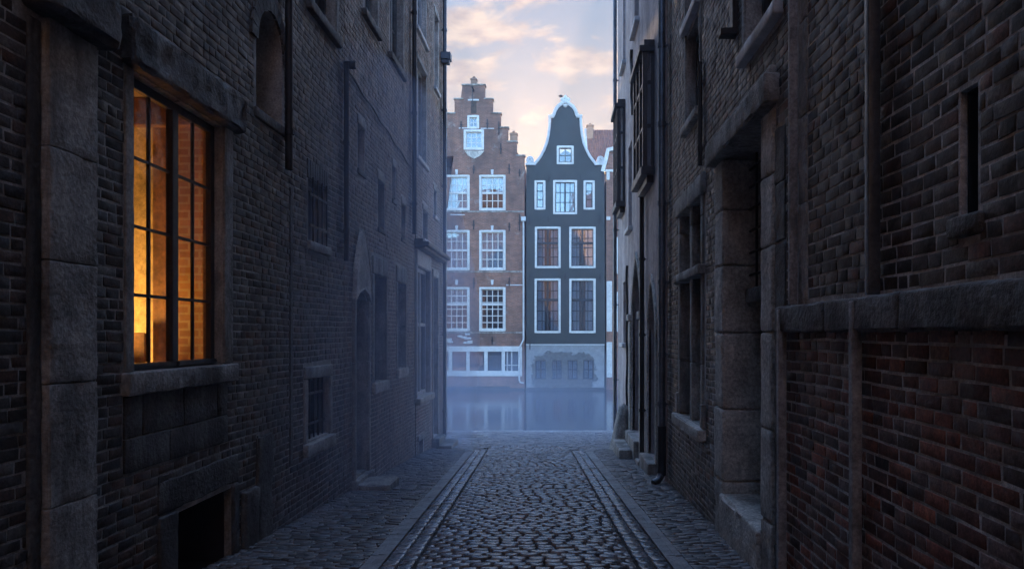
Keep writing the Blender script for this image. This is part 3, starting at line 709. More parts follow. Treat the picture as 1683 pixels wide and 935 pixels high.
mb = MB(); RW.rough(mb, 5.952, 7.418, 1.92, 2.06, -.40, -.20, amp=.008, bev=.02, chip=.02); mb.build('door_transom', M['stone'], RB, smooth=True)
mb = MB()
for i in range(9):
    a = 5.955 + i * .163; RW.box(mb, a + .003, a + .159, .045, 1.92, -.415, -.37)
dr = mb.build('door', M['wood_dark'], RB, bevel=.004)
mb = MB(); mb.tube([RW.P(6.15, .9, -.36), RW.P(6.15, 1.0, -.33), RW.P(6.15, 1.1, -.36)], .012, 8); mb.build('handle', M['iron'], dr, smooth=True)
mb = MB(); RW.box(mb, 5.952, 7.418, 2.06, 3.375, -.419, -.40); mb.build('transom_light', M['glass'], RB)
mb = MB()
for z in (2.2, 2.42, 2.64, 2.86, 3.08, 3.26): mb.tube([RW.P(5.96, z, -.25), RW.P(7.41, z, -.25)], .014, 8)
for y in (6.3, 6.7, 7.1): RW.box(mb, y - .012, y + .012, 2.07, 3.37, -.255, -.235)
mb.build('iron_bars', M['iron'], RB, smooth=True)
mb = MB(); RW.rough(mb, 5.955, 7.415, g(6.3) - .3, .0, -.40, .06, amp=.008, bev=.035, res=.05, chip=.06); mb.build('doorstep', M['stone_pale'], RB, smooth=True)
# cross window
yc = (rwin['y0'] + rwin['y1']) / 2
for a, b in ((8.424, 8.54), (9.98, 10.096), (yc - .07, yc + .07)):
    mb = MB()
    for z0_, z1_ in ((.525, 1.25), (1.255, 2.30), (2.41, 2.98), (2.985, 3.215)): RW.rough(mb, a, b, z0_, z1_, -.25, .0 if a > yc - .1 and a < yc else .02, amp=.004, bev=.012, chip=.012)
    mb.build('stone_mullion', M['stone'], RB, smooth=True)
mb = MB(); RW.rough(mb, 8.36, 10.16, 2.30, 2.41, -.25, .09, amp=.004, bev=.015, chip=.02); mb.build('stone_transom', M['stone'], RB, smooth=True)
mb = MB(); RW.rough(mb, 8.30, 10.24, 3.222, 3.46, -.25, .05, amp=.006, bev=.018, chip=.03); mb.build('lintel', M['stone'], RB, smooth=True)
sill(RW, RB, 8.32, 10.2, .516, .14, -.3, .10, M['stone_pale'], amp=.006, chip=.03)
alley_window(RW, RB, rwin, 2, 4, M['wood_dark'], M['glass'], fw=.06, mull=.1, transoms=(2.35,))
mb = Pieces()
for y0_ in (8.37, 10.10):
    RW.rough(mb, y0_ - .03, y0_ + .09, .525, .80, -.02, .045, amp=.005, bev=.015)
mb.build('window_jamb', M['stone'], RB, smooth=True)
for i, c in enumerate(ru):
    alley_window(RW, RB, c, 2, 3, M['wood_dark'], M['glass_old'], fw=.07, mull=.08)
    sill(RW, RB, c['y0'] - .08, c['y1'] + .08, c['z0'] - .003, .11, -.15, .08, M['white_old'] if i else M['stone_pale'], amp=.005, chip=.02)
    mb = Pieces(); RW.rough(mb, c['y1'] + .003, c['y1'] + .09, c['z0'], c['z1'] + .1, -.15, .02, amp=.005); RW.rough(mb, c['y0'] - .09, c['y0'] - .003, c['z0'], c['z1'] + .1, -.15, .02, amp=.005)
    mb.build('window_jamb', M['stone'], RB, smooth=True)
mb = MB(); RW.box(mb, 6.85, 6.98, 4.42, 4.48, 0, .16); RW.box(mb, 6.85, 6.98, 4.48, 4.80, 0, .05); mb.build('iron_bracket', M['iron'], RB, bevel=.006)
pipe(RW, RB, 8.45, 3.55, 4.75, .04, .025, M['iron'], collars=(3.75, 4.5), label='short iron rod between the windows')
dpx = RW.x(.10)
mb = MB(); gy = g(11.15)
mb.tube([(dpx, 11.12, 13.5), (dpx, 11.12, gy + .22), (dpx - .02, 11.10, gy + .14), (dpx - .07, 11.06, gy + .08), (dpx - .14, 11.02, gy + .05)], .055, 14)
dp = mb.build('drainpipe', M['zinc'], RB, smooth=True); dp['label'] = 'grey-blue drainpipe with a bent foot between brick and plaster'
for z in (.55, 1.3, 2.4, 3.6, 4.8, 6.0, 7.2):
    mb = MB(); mb.tube([(dpx, 11.12, z - .035), (dpx, 11.12, z + .035)], .068, 14); mb.box(dpx, RW.x(-.0), 11.105, 11.135, z - .012, z + .012); mb.build('pipe_collar', M['zinc'], dp, smooth=True)
mb = MB(); mb.tube([(dpx, 11.12, gy + .9), (dpx, 11.12, gy + .15)], .066, 14); mb.build('iron_foot', M['iron'], dp, smooth=True)

# --- plastered house at the canal corner
RC = thing('plastered_house', 'mauve plastered corner house with pointed arches and dark oriel window', 'building', 'buildings along the alley', (1.7, 15, g(15)))
PW = Wall(1.66, -1); Y0, Y1 = YR2 + .006, 19.8
ar1 = H(12.15, 13.15, g(12.6) + .25, 1.7, .22, .85, True); ar2 = H(14.3, 15.9, g(15) + .45, 2.1, .30, 1.1, True)
pu = [H(16.1, 16.9, 4.0, 5.9, .18), H(14.75, 15.6, 8.0, 9.8, .18), H(17.6, 18.3, 8.2, 10.2, .18), H(17.5, 18.2, 1.4, 2.9, .2)]
shell(PW, RC, Y0, Y1, -3, 11.6, [ar1, ar2] + pu, 0, M['plaster'], depth=9, endmat=M['plaster'])
for h_, nm in ((ar1, 'door'), (ar2, 'door')):
    mb = MB(); yy = h_['y0']; n_ = 6
    for i in range(n_):
        a = yy + (h_['y1'] - yy) * i / n_; PW.box(mb, a + .003, a + (h_['y1'] - yy) / n_ - .003, h_['z0'], h_['z1'] + h_['rise'], -h_['depth'] - .04, -h_['depth'] + .004)
    mb.build(nm, M['wood_brown'], RC, bevel=.004)
    ring = MB(); yc = (h_['y0'] + h_['y1']) / 2; out = []; inn = hole_poly(h_)[2:-1]
    inn = [(h_['y1'], h_['z0'])] + inn + [(h_['y0'], h_['z1']), (h_['y0'], h_['z0'])]
    for (y, z) in inn:
        if z <= h_['z1'] + .01: out.append((y + (.11 if y > yc else -.11), z))
        else: out.append((yc + (y - yc) * 1.18, z + .11))
    for i in range(len(inn) - 1):
        ring.prism([inn[i], out[i], out[i + 1], inn[i + 1]], lambda y, z: PW.P(y, z, .03), lambda y, z: PW.P(y, z, -.05))
    ring.build('door_surround', M['stone_pale'], RC, bevel=.006)
    mb = MB(); PW.rough(mb, h_['y0'] - .1, h_['y1'] + .1, -2, h_['z0'] - .002, -.2, .16, amp=.005, bev=.02, chip=.02)
    if h_ is ar2: PW.rough(mb, h_['y0'] + .2, h_['y1'] + .1, -2, g(15) + .24, .165, .42, amp=.005, bev=.02, chip=.02)
    mb.build('doorstep', M['stone'], RC, smooth=True)
mb = MB()
for y in (14.05, 16.1): PW.rough(mb, y - .14, y + .14, -2, 1.9, -.02, .07, amp=.006, bev=.03, chip=.02); PW.rough(mb, y - .17, y + .17, 1.9, 2.05, -.02, .11, amp=.004, bev=.02)
mb.build('pilaster', M['stone_pale'], RC, smooth=True)
def oriel(y0, y1, z0, z1, dd, parent):
    o_ = MB(); n = 3
    PW.box(o_, y0 - .05, y1 + .05, z1 - .10, z1, 0, dd + .06); PW.box(o_, y0 - .03, y1 + .03, z1 + .002, z1 + .10, 0, dd - .02)
    PW.box(o_, y0 - .03, y1 + .03, z0, z0 + .14, 0, dd + .03); PW.box(o_, y0 + .1, y1 - .1, z0 - .12, z0 - .002, 0, dd - .08)
    ps = [y0 + (y1 - y0) * i / n for i in range(n + 1)]
    for i, y in enumerate(ps): PW.box(o_, y - .04 + (.04 if i == 0 else -.04 if i == n else 0), y + .04 + (.04 if i == 0 else -.04 if i == n else 0), z0 + .14, z1 - .10, dd - .08, dd)
    for y, e in ((y0, 1), (y1, -1)): PW.box(o_, y, y + e * .05, z0 + .14, z1 - .10, 0, .06)
    for t in (.38, .72):
        z = z0 + (z1 - z0) * t; PW.box(o_, y0 + .08, y1 - .08, z - .03, z + .03, dd - .07, dd - .01)
        for y, e in ((y0, 1), (y1, -1)): PW.box(o_, y + e * .004, y + e * .05, z - .03, z + .03, .06, dd - .08)
    w_ = o_.build('oriel_window', M['wood_dark'], parent, bevel=.006)
    gb = MB(); PW.box(gb, y0 + .08, y1 - .08, z0 + .14, z1 - .1, dd - .055, dd - .045)
    for y, e in ((y0, 1), (y1, -1)): PW.box(gb, y + e * .02, y + e * .03, z0 + .14, z1 - .1, .06, dd - .08)
    gb.build('glass', M['glass_old'], w_)
oriel(12.4, 13.95, 4.32, 6.5, .20, RC)
oriel(17.7, 18.9, 4.7, 7.2, .20, RC)
for c in pu:
    alley_window(PW, RC, c, 2, 3, M['white_old'], M['glass_old'], fw=.06, mull=.06)
    sill(PW, RC, c['y0'] - .1, c['y1'] + .1, c['z0'] - .004, .10, -.1, .10, M['white_old'], amp=.003)
pipe(PW, RC, 13.55, g(13.6) + .10, 4.15, .08, .045, M['iron'], collars=(.2, 1.6, 3.0), label='dark pipe running up to the oriel')
pipe(PW, RC, 19.55, g(19.5), 12, .10, .05, M['zinc'], collars=(.4, 2.4, 4.4, 6.4, 8.4), label='drainpipe on the plastered canal corner')
mb = MB(); PW.rough(mb, 13.3, 13.8, -2, g(13.6) + .12, -.02, .18, amp=.006, bev=.03); mb.build('pipe_foot', M['stone'], RC, smooth=True)
pts = [PW.P(16.95, 3.2 - i * .2, .03 + .01 * math.sin(i)) for i in range(18)]
mb = MB(); mb.tube(pts, .03, 8); mb.build('wall_cable', M['iron'], RC, smooth=True)
pts = [PW.P(15.9 + .1 * math.sin(i * 1.3), 7.8 - i * .16, .02) for i in range(10)]
mb = MB(); mb.tube(pts, [.05 - .002 * i for i in range(10)], 8); mb.build('iron_anchor', M['iron'], RC, smooth=True)

# guard stone leaning at the foot of the corner
mb = MB(); vs = []; fs = []; n, m = 22, 16; base = Vector((1.40, 16.55, g(16.5) - .05))
for j in range(m + 1):
    t = j / m; z = 1.12 * t; rx = .21 * (1 - .45 * t ** 1.5) * (1 if t < .82 else math.sqrt(max(0, 1 - ((t - .82) / .18) ** 2)) * .98 + .02); ry = .36 * (1 - .5 * t) * (1 if t < .82 else math.sqrt(max(0, 1 - ((t - .82) / .18) ** 2)) * .98 + .02)
    for i in range(n):
        a = 2 * math.pi * i / n; p = Vector((rx * math.cos(a) + .13 * t, ry * math.sin(a), z))
        k = 1 + .13 * noise.noise(Vector((math.cos(a) * 1.6, math.sin(a) * 1.6, z * 1.5 + 4))) + .07 * math.sin(a * 5 + z * 2.0) * (1 - t)
        vs.append(tuple(base + Vector((p.x * k, p.y * k, p.z))))
for j in range(m):
    for i in range(n): fs.append((j * n + i, j * n + (i + 1) % n, (j + 1) * n + (i + 1) % n, (j + 1) * n + i))
fs.append(tuple(m * n + i for i in range(n))); mb.add(vs, fs)
tag(mb.build('guard_stone', M['stone'], None, smooth=True), 'weathered hunched guard stone leaning at the foot of the plastered corner house', 'guard stone')
# loose stone slab by the pointed door
mb = MB(); yy = 10.55; mb.rough(-2.83, -2.36, yy - .22, yy + .42, g(yy) - .08, g(yy) + .13, amp=.006, bev=.02, res=.05, chip=.03)
tag(mb.build('stone_slab', M['stone'], None, smooth=True), 'low grey stone slab lying on the left pavement before the pointed doorway', 'stone slab')

# =================================================================== STREET
def sett_mesh(name, cells, mat, top=.035, bev=.018, crown=None, wild=.35, palette=None, seed=1, dz=.004, xc=None, tilt=.02, droop=0):
    """cells: x0,x1,y0,y1 of each stone; one rounded stone per cell"""
    rng = np.random.default_rng(seed); A = np.array(cells); n = len(A)
    x0, x1, y0, y1 = A.T; cxm = (x0 + x1) / 2; cym = (y0 + y1) / 2
    V = np.zeros((n, 16, 3)); lift = rng.normal(0, dz, n); tx = rng.normal(0, tilt, n); ty = rng.normal(0, tilt, n)
    for c, (a, b) in enumerate(((0, 0), (1, 0), (1, 1), (0, 1))):
        X = np.where(a, x1, x0) + rng.normal(0, .003, n); Y = np.where(b, y1, y0) + rng.normal(0, .003, n)
        sx = -1 if a else 1; sy = -1 if b else 1
        wx = (x1 - x0); wy = (y1 - y0)
        for ring, (ins, z) in enumerate(((0, -.05), (.0, top - bev), (.45, top - bev * .25), (1.3, top))):
            i1 = np.minimum(ins * bev, wx * .4); i2 = np.minimum(ins * bev, wy * .4)
            XX = X + sx * i1; YY = Y + sy * i2
            V[:, ring * 4 + c] = np.stack([XX, YY, z + (lift + tx * (XX - cxm) + ty * (YY - cym)) * (ring > 0)], 1)
    V[..., 2] += -SL * np.clip(V[..., 1], -40, 22.6)
    if crown is not None: V[..., 2] += crown(V[..., 0], V[..., 1])
    if xc is not None: V[..., 0] += xc(V[..., 1])
    fl = []
    for r in range(3):
        for c in range(4): fl.append([r * 4 + c, r * 4 + (c + 1) % 4, (r + 1) * 4 + (c + 1) % 4, (r + 1) * 4 + c])
    fl.append([12, 13, 14, 15]); fl = np.array(fl)
    Fc = (fl[None] + (np.arange(n) * 16)[:, None, None]).reshape(-1, 4)
    pal = np.array(palette); t = pal[rng.integers(0, len(pal), n)] * rng.uniform(1 - wild, 1 + wild, (n, 1))
    o = grid_mesh(name, V.reshape(-1, 3), Fc, np.repeat(t, 13, 0), mat)
    o.data.shade_smooth(); o.data.set_sharp_from_angle(angle=R(55))
    return o
XC = lambda y: -.26 - .035 * (np.minimum(y, 18) - 6.17)
xcf = lambda y: float(XC(y))
SETP = [(.15, .15, .16), (.12, .122, .132), (.17, .168, .175), (.105, .107, .115), (.19, .185, .185), (.15, .14, .138)]
PAVP = [(.12, .112, .112), (.10, .096, .10), (.145, .13, .125), (.09, .088, .092), (.13, .12, .128)]
crown = lambda x, y: .03 * (1 - np.minimum(np.abs(x) / .9, 1) ** 2) - .012
YQ = 16.6
cells = []; y = 1.0; k = 0
while y < YQ + .8:
    p = random.uniform(.113, .119); x = -.95 - (.09 if k % 2 else 0); flare = 0
    while x < .95:
        w_ = random.uniform(.14, .19); a, b = max(x, -.95), min(x + w_, .95)
        if b - a > .05: cells.append((a + .011, b - .011, y + .014, y + p - .014))
        x += w_
    y += p; k += 1
struct(sett_mesh('road', cells, M['sett'], top=.036, bev=.014, crown=crown, palette=SC(SETP, 1.2), seed=21, dz=.003, xc=XC, tilt=.025))
cells = []
for sgn in (-1, 1):
    for r in range(2):
        y = 1.0 + .06 * r
        while y < YQ - .2:
            L = random.uniform(.17, .26); a = .964 + r * .139
            x0_, x1_ = sorted((sgn * (a + .003), sgn * (a + .134))); cells.append((x0_, x1_, y + .005, y + L - .005)); y += L
struct(sett_mesh('gutter', cells, M['sett'], top=.022, bev=.018, palette=[(.15, .15, .16), (.13, .13, .14), (.18, .175, .18)], seed=22, dz=.003, xc=XC, crown=lambda x, y: -.004 + 0 * x))
# kerb slabs with a curved outer return at the quay
def kerbline(sgn):
    mb = MB(); y = 1.0
    while y < YQ - .5:
        L = random.uniform(.65, 1.0); y2 = min(y + L, YQ - .5)
        for (a, b, zt) in ((1.245, 1.335, .022), (1.341, 1.40, .018)):
            pts = [(xcf(y + .004) + sgn * a, y + .004), (xcf(y + .004) + sgn * b, y + .004), (xcf(y2 - .004) + sgn * b, y2 - .004), (xcf(y2 - .004) + sgn * a, y2 - .004)]
            j = random.uniform(-.003, .003)
            mb.prism(pts, lambda x, yy: (x, yy, g(yy) + zt + j), lambda x, yy: (x, yy, g(yy) - .1))
        y = y2
    yc_ = YQ - .5; R0 = .9; cx_ = xcf(yc_) + sgn * (1.26 + R0)
    for i in range(9):
        a0, a1 = (math.pi / 2) * i / 9 + .008, (math.pi / 2) * (i + 1) / 9 - .008
        for rr0, rr1, zt in ((R0 + .06, R0 - .065, .028), (R0 - .072, R0 - .14, .024)):
            pts = [(cx_ - sgn * rr0 * math.cos(a0), yc_ + rr0 * math.sin(a0)), (cx_ - sgn * rr1 * math.cos(a0), yc_ + rr1 * math.sin(a0)), (cx_ - sgn * rr1 * math.cos(a1), yc_ + rr1 * math.sin(a1)), (cx_ - sgn * rr0 * math.cos(a1), yc_ + rr0 * math.sin(a1))]
            mb.prism(pts, lambda x, yy: (x, yy, g(yy) + zt), lambda x, yy: (x, yy, g(yy) - .1))
    return struct(mb.build('kerb', M['kerb'], None, bevel=.008))
kerbline(-1); kerbline(1)
def pavement(sgn, xo, seed):
    cells = []; y = 1.0; k = 0
    while y < YQ:
        p = random.uniform(.062, .072); xi = xcf(y) + sgn * 1.408
        if y > YQ - .5: xi = xcf(YQ - .5) + sgn * (2.16 - math.sqrt(max(0, .75 ** 2 - (y - YQ + .5) ** 2)))
        a, b = sorted((xi, xo)); x = a - (.1 if k % 2 else 0)
        while x < b:
            w_ = random.uniform(.17, .23); c, d = max(x, a), min(x + w_, b)
            if d - c > .03: cells.append((c + .003, d - .003, y + .003, y + p - .003))
            x += w_
        y += p; k += 1
    rise = lambda x, y: .03 * np.clip((np.abs(x - XC(y)) - 1.4) / 1.0, 0, 1) - .005
    return struct(sett_mesh('pavement', cells, M['paver'], top=.022, bev=.012, palette=SC(PAVP, .9), seed=seed, dz=.004, crown=rise, tilt=.03))
pavement(-1, -2.93, 31); pavement(1, 1.71, 32)
# quay paving
cells = []; y = YQ; k = 0
while y < 22.05:
    p = .115; x = -7 - (.1 if k % 2 else 0)
    while x < 6:
        w_ = random.uniform(.18, .24)
        inside_road = y < YQ + .8 and -.97 < x + w_ / 2 - xcf(y) < .97
        corner = False
        if not inside_road and not (x > 1.5 and y < 19.9) and not (x < -2.7 and y < 18.5): cells.append((x + .004, x + w_ - .004, y + .004, y + p - .004))
        x += w_
    y += p; k += 1
struct(sett_mesh('quay', cells, M['paver'], top=.024, bev=.014, palette=[(.13, .125, .13), (.11, .108, .115), (.15, .14, .14)], seed=33, dz=.004, tilt=.03))
mb = MB(); x = -16.0
while x < 16: 
    mb.rough(x + .003, x + 1.197, 22.06, 22.5, g(22.3) - .30, g(22.3) + .035, amp=.004, bev=.02, res=.2); x += 1.2
struct(mb.build('quay_kerb', M['kerb'], None, smooth=True))
mb = MB(); mb.box(-30, 30, 22.1, 22.46, -4, g(22.3) - .305); tag(mb.build('quay_wall', M['stone_dark'], None), 'dark quay wall dropping from the paving edge into the canal', 'wall')
# bed under the stones: one sloping sheet
mb = MB(); vs = []; ys = [-26, 0, 5, 10, 15, 20, 22.1]
mb.add([(x, yy, g(yy) - .012) for yy in ys for x in (-30, 30)], [(2 * i, 2 * i + 1, 2 * i + 3, 2 * i + 2) for i in range(len(ys) - 1)])
struct(mb.build('street_bed', M['joint'], None, solid=False))
mb = MB(); mb.add([(-64, -34, -4.6), (64, -34, -4.6), (64, 92, -4.6), (-64, 92, -4.6)], [(0, 1, 2, 3)]); struct(mb.build('ground', M['joint'], None, solid=False))
mb = MB(); mb.add([(-60, 22.3, WATER), (60, 22.3, WATER), (60, YF + .3, WATER), (-60, YF + .3, WATER)], [(0, 1, 2, 3)]); struct(mb.build('water', M['water'], None, solid=False))
# manhole
mh = thing('manhole_cover', 'round iron manhole cover set in the quay paving at the left corner', 'manhole cover', None, (-2.45, 20.6, g(20.6)))
def disc(mb, cx_, cy_, r0, r1, zt, n=36):
    for i in range(n):
        a, b = 2 * math.pi * i / n, 2 * math.pi * (i + 1) / n
        pts = [(cx_ + r * math.cos(t), cy_ + r * math.sin(t)) for r, t in ((r0, a), (r1, a), (r1, b), (r0, b))]
        mb.prism(pts, lambda x, y: (x, y, g(y) + zt), lambda x, y: (x, y, g(y) - .02))
mb = MB(); disc(mb, -2.45, 20.6, .40, .52, .036); mb.build('rim', M['stone'], mh)
mb = MB(); disc(mb, -2.45, 20.6, .02, .395, .030); 
for i in range(-3, 4):
    hw = math.sqrt(max(.01, .36 ** 2 - (i * .1) ** 2)); mb.prism([(-2.45 + i * .1 - .015, 20.6 - hw), (-2.45 + i * .1 + .015, 20.6 - hw), (-2.45 + i * .1 + .015, 20.6 + hw), (-2.45 + i * .1 - .015, 20.6 + hw)], lambda x, y: (x, y, g(y) + .037), lambda x, y: (x, y, g(y) + .02))
mb.build('lid', M['iron'], mh)

# =================================================================== HOUSES OVER THE CANAL
def P0(d): return lambda x, z: (x, YF + d, z)
def rect(u0, u1, v0, v1): return (FX(u0), FX(u1), FZ(v1), FZ(v0))
def rpoly(r, e=0): return [(r[0] - e, r[2] - e), (r[1] + e, r[2] - e), (r[1] + e, r[3] + e), (r[0] - e, r[3] + e)]
def facade_window(parent, r, cols, rows, frame=None, inner=None, fw=.16, bar=.05, curtain=0, mull=0, trans=None, name='window', glass=None, split=False, rec=.16):
    """outer casing proud of the wall, sash set back, glass and curtain behind"""
    frame = frame or M['white']; inner = inner or M['white']; x0, x1, z0, z1 = r
    mb = MB(); o = .025
    for a in ((x0, x0 + fw, z0, z1), (x1 - fw, x1, z0, z1), (x0 + fw, x1 - fw, z0, z0 + fw * .9), (x0 + fw, x1 - fw, z1 - fw * .9, z1)): mb.box(a[0], a[1], YF - .03, YF + rec, a[2], a[3])
    w_ = mb.build(name, frame, parent, bevel=.012)
    x0 += fw; x1 -= fw; z0 += fw * .9; z1 -= fw * .9; mb = MB(); ya, yb = YF + rec - .07, YF + rec - .02
    sf = .05
    for a in ((x0, x0 + sf, z0, z1), (x1 - sf, x1, z0, z1), (x0 + sf, x1 - sf, z0, z0 + sf), (x0 + sf, x1 - sf, z1 - sf, z1)): mb.box(a[0] + .001, a[1] - .001, ya, yb, a[2], a[3])
    for c in range(1, cols): x = x0 + (x1 - x0) * c / cols; mb.box(x - bar / 2, x + bar / 2, ya + .01, yb - .005, z0 + sf, z1 - sf)
    for q in range(1, rows): z = z0 + (z1 - z0) * q / rows; mb.box(x0 + sf, x1 - sf, ya + .012, yb - .007, z - bar / 2, z + bar / 2)
    if mull: xm = (x0 + x1) / 2; mb.box(xm - mull / 2, xm + mull / 2, ya - .02, yb, z0, z1)
    if trans: z = z0 + (z1 - z0) * trans; mb.box(x0, x1, ya - .025, yb, z - .06, z + .06)
    mb.build('sash', inner, w_, bevel=.004)
    gb = MB(); gb.box(x0, x1, YF + rec - .045, YF + rec - .035, z0, z1); gb.build('glass', glass or M['glass_old'], w_)
    if curtain:
        cb = MB(); n = 28; zt = z1; zb = z0 if curtain >= 1 else z1 - (z1 - z0) * curtain
        spans = [(x0, x1)] if not split else [(x0, x0 + (x1 - x0) * .36), (x1 - (x1 - x0) * .36, x1)]
        for (a, b) in spans:
            vs = []; fs = []
            for i in range(n + 1):
                x = a + (b - a) * i / n; yy = YF + rec + .06 + .03 * math.sin(i * 1.9) + .015 * math.sin(i * .7)
                vs += [(x, yy, zb), (x, yy, zt)]
            fs = [(2 * i, 2 * i + 2, 2 * i + 3, 2 * i + 1) for i in range(n)]; cb.add(vs, fs)
        cb.build('curtain', M['curtain'], w_, solid=False, smooth=True, angle=0)
    return w_
def anchor(parent, u, v0, v1):
    mb = MB(); x = FX(u); mb.box(x - .03, x + .03, YF - .05, YF + .02, FZ(v1), FZ(v0)); mb.box(x - .07, x + .07, YF - .045, YF + .01, FZ((v0 + v1) / 2) - .03, FZ((v0 + v1) / 2) + .03)
    return mb.build('wall_anchor', M['iron'], parent)
def facade_wall(parent, poly, rects, mat, d0=0, d1=.4):
    mb = MB(); n = len(poly)
    def outline(z):
        xs = []
        for i in range(n):
            (xa, za), (xb, zb) = poly[i], poly[(i + 1) % n]
            if (za - z) * (zb - z) < 0: xs.append(xa + (xb - xa) * (z - za) / (zb - za))
        return (min(xs), max(xs)) if xs else (0, 0)
    hs = [(r[2] + .03, r[3] - .03, (lambda r: lambda z: (r[0] + .03, r[1] - .03))(r)) for r in rects]
    lv = [p[1] for p in poly] + [z for h in hs for z in h[:2]]
    strips(mb, lv, outline, hs, P0(d0)); strips(mb, lv, outline, hs, P0(d1))
    for l in [poly] + [rpoly(r, -.03) for r in rects]:
        m = len(l); mb.add([P0(d0)(*p) for p in l] + [P0(d1)(*p) for p in l], [(i, (i + 1) % m, (i + 1) % m + m, i + m) for i in range(m)])
    return mb.build('wall', mat, parent)
def body(parent, x0, x1, ze, zr, mat, back=11, front=.42):
    """party walls, rear and pitched roof behind a facade"""
    mb = MB(); xm = (x0 + x1) / 2; ya, yb = YF + front, YF + back
    mb.add([(x0, ya, -4), (x1, ya, -4), (x1, yb, -4), (x0, yb, -4), (x0, ya, ze), (x1, ya, ze), (x1, yb, ze), (x0, yb, ze), (xm, yb, zr)],
           [(1, 2, 6, 5), (2, 3, 7, 6), (3, 0, 4, 7), (6, 7, 8)]); mb.build('party_wall', M['far_brick_side'], parent, solid=False)
    rb = MB(); rb.add([(x0, ya, ze), (xm, ya, zr), (x1, ya, ze), (x0, yb, ze), (xm, yb, zr), (x1, yb, ze)], [(0, 1, 4, 3), (1, 2, 5, 4)]); rb.build('roof', M['tile'], parent, solid=False)
    fb = MB(); fb.box(x0 + .02, x1 - .02, YF + 1.6, YF + 1.65, -4, ze - .05); fb.build('inner_wall', M['blind'], parent)

# --- stepped gable house
S = thing('canal_house', 'red brick stepped gable house with white sash windows across the canal', 'house', 'houses across the canal', (FX(778), YF, WATER))
UL, UR = 695, 862
st_ = [(797, 141, 164), (810, 164, 187.5), (823, 187.5, 211), (835, 211, 234), (849.5, 234, 257)]
rightside = [(797, 141)]
for u, va, vb in st_: rightside += [(u, vb)] if u == 797 else [(u, va), (u, vb)]
rightside = []
for i, (u, va, vb) in enumerate(st_): rightside += [(u, va), (u, vb)]
rightside += [(UR, 257)]
left = [(1557 - u, v) for u, v in rightside][::-1]
outl = [(UR, 655)] + rightside[::-1] + left + [(UL, 655)]
poly = [(FX(u), FZ(v)) for u, v in outl]
wins = []
for v0, v1 in ((288, 346), (378.5, 444), (472, 544)):
    wins += [(729, 772, v0, v1), (787.5, 831, v0, v1)]
attic = [(762, 795.5, 213.5, 246.5), (768, 787.5, 190, 212)]
hatch = (773, 784, 164, 188); shop = (720, 858, 570, 618)
facade_wall(S, poly, [rect(*w) for w in wins + attic + [hatch, shop]], M['far_brick'])
body(S, FX(UL) + .05, FX(UR) - .05, FZ(262), FZ(160), None)
mb = MB()
for i, (u, va, vb) in enumerate(st_ + [(UR, 257, 280)]):
    uprev = ([760] + [s[0] for s in st_])[i] if i else 760
    a = uprev - (0 if i == 0 else 2) ; b = u + 1.6
    for s_ in (0, 1):
        x0_, x1_ = (FX(a), FX(b)) if not s_ else (FX(1557 - b), FX(1557 - a))
        if i == 0 and s_: continue
        if i == 0: x0_, x1_ = FX(758.5), FX(798.5)
        mb.box(x0_, x1_, YF - .07, YF + .47, FZ(va), FZ(va - 2.4))
mb.build('step_coping', M['stone'], S, bevel=.02)
mb = MB()
def finial(mb, u0, u1, v0, v1):
    c = (u0 + u1) / 2; mb.box(FX(u0 + .8), FX(u1 - .8), YF - .02, YF + .40, FZ(v1), FZ(v0 + 3.5)); mb.box(FX(u0), FX(u1), YF - .06, YF + .44, FZ(v0 + 3.5), FZ(v0 + 1.2)); mb.box(FX(u0 + 1.5), FX(u1 - 1.5), YF, YF + .36, FZ(v0 + 1.2), FZ(v0))
    mb.tube([(FX(c), YF + .18, FZ(v0)), (FX(c), YF + .18, FZ(v0 - 2)), (FX(c), YF + .18, FZ(v0 - 4.5))], [.07, .10, .02], 10)
finial(mb, 773, 784, 128, 138.6); finial(mb, 837.5, 851, 218, 231.6); finial(mb, 706, 719.5, 218, 231.6); mb.build('finial', M['chim_brick'], S, bevel=.015)
for i, w in enumerate(wins): facade_window(S, rect(*w), 4, (4, 4, 4, 4, 6, 6)[i], fw=.13, bar=.05, curtain=(1, .5, 1, 1, .42, 0)[i], split=(i == 1), trans=(.5 if i < 4 else .62))
facade_window(S, rect(*attic[0]), 3, 3, fw=.15, bar=.05, curtain=1); facade_window(S, rect(*attic[1]), 2, 2, fw=.13, bar=.05)
mb = MB(); r = rect(*hatch); mb.box(r[0] + .03, r[1] - .03, YF + .08, YF + .14, r[2], r[3]); mb.build('hoist_door', M['wood_brown'], S)
mb = MB(); mb.box(FX(769), FX(787), YF - .03, YF + .02, FZ(166), FZ(163.5)); mb.build('hatch_lintel', M['white_old'], S)
mb = MB(); xb = FX(778.5); mb.box(xb - .05, xb + .05, YF - .75, YF + .1, FZ(151), FZ(148.5)); mb.tube([(xb, YF - .62, FZ(150)), (xb, YF - .62, FZ(176))], .025, 8); mb.tube([(xb, YF - .62, FZ(176)), (xb + .07, YF - .62, FZ(178)), (xb + .05, YF - .62, FZ(180.5)), (xb - .06, YF - .62, FZ(180))], .03, 8); mb.build('hoist_hook', M['iron'], S)
mb = MB()
for v in (347.5, 446, 546): mb.box(FX(UL), FX(UR) - .02, YF - .035, YF + .005, FZ(v + 1.5), FZ(v - .6))
mb.build('string_course', M['stone'], S, bevel=.008)
mb = MB()
for u0, u1, v in ((832, 861, 468.5), (740, 764, 353), (754, 772, 211), (790, 812, 211.5)): mb.box(FX(u0), FX(u1), YF - .02, YF + .004, FZ(v + .8), FZ(v - .8))
mb.build('stone_band', M['white_old'], S)
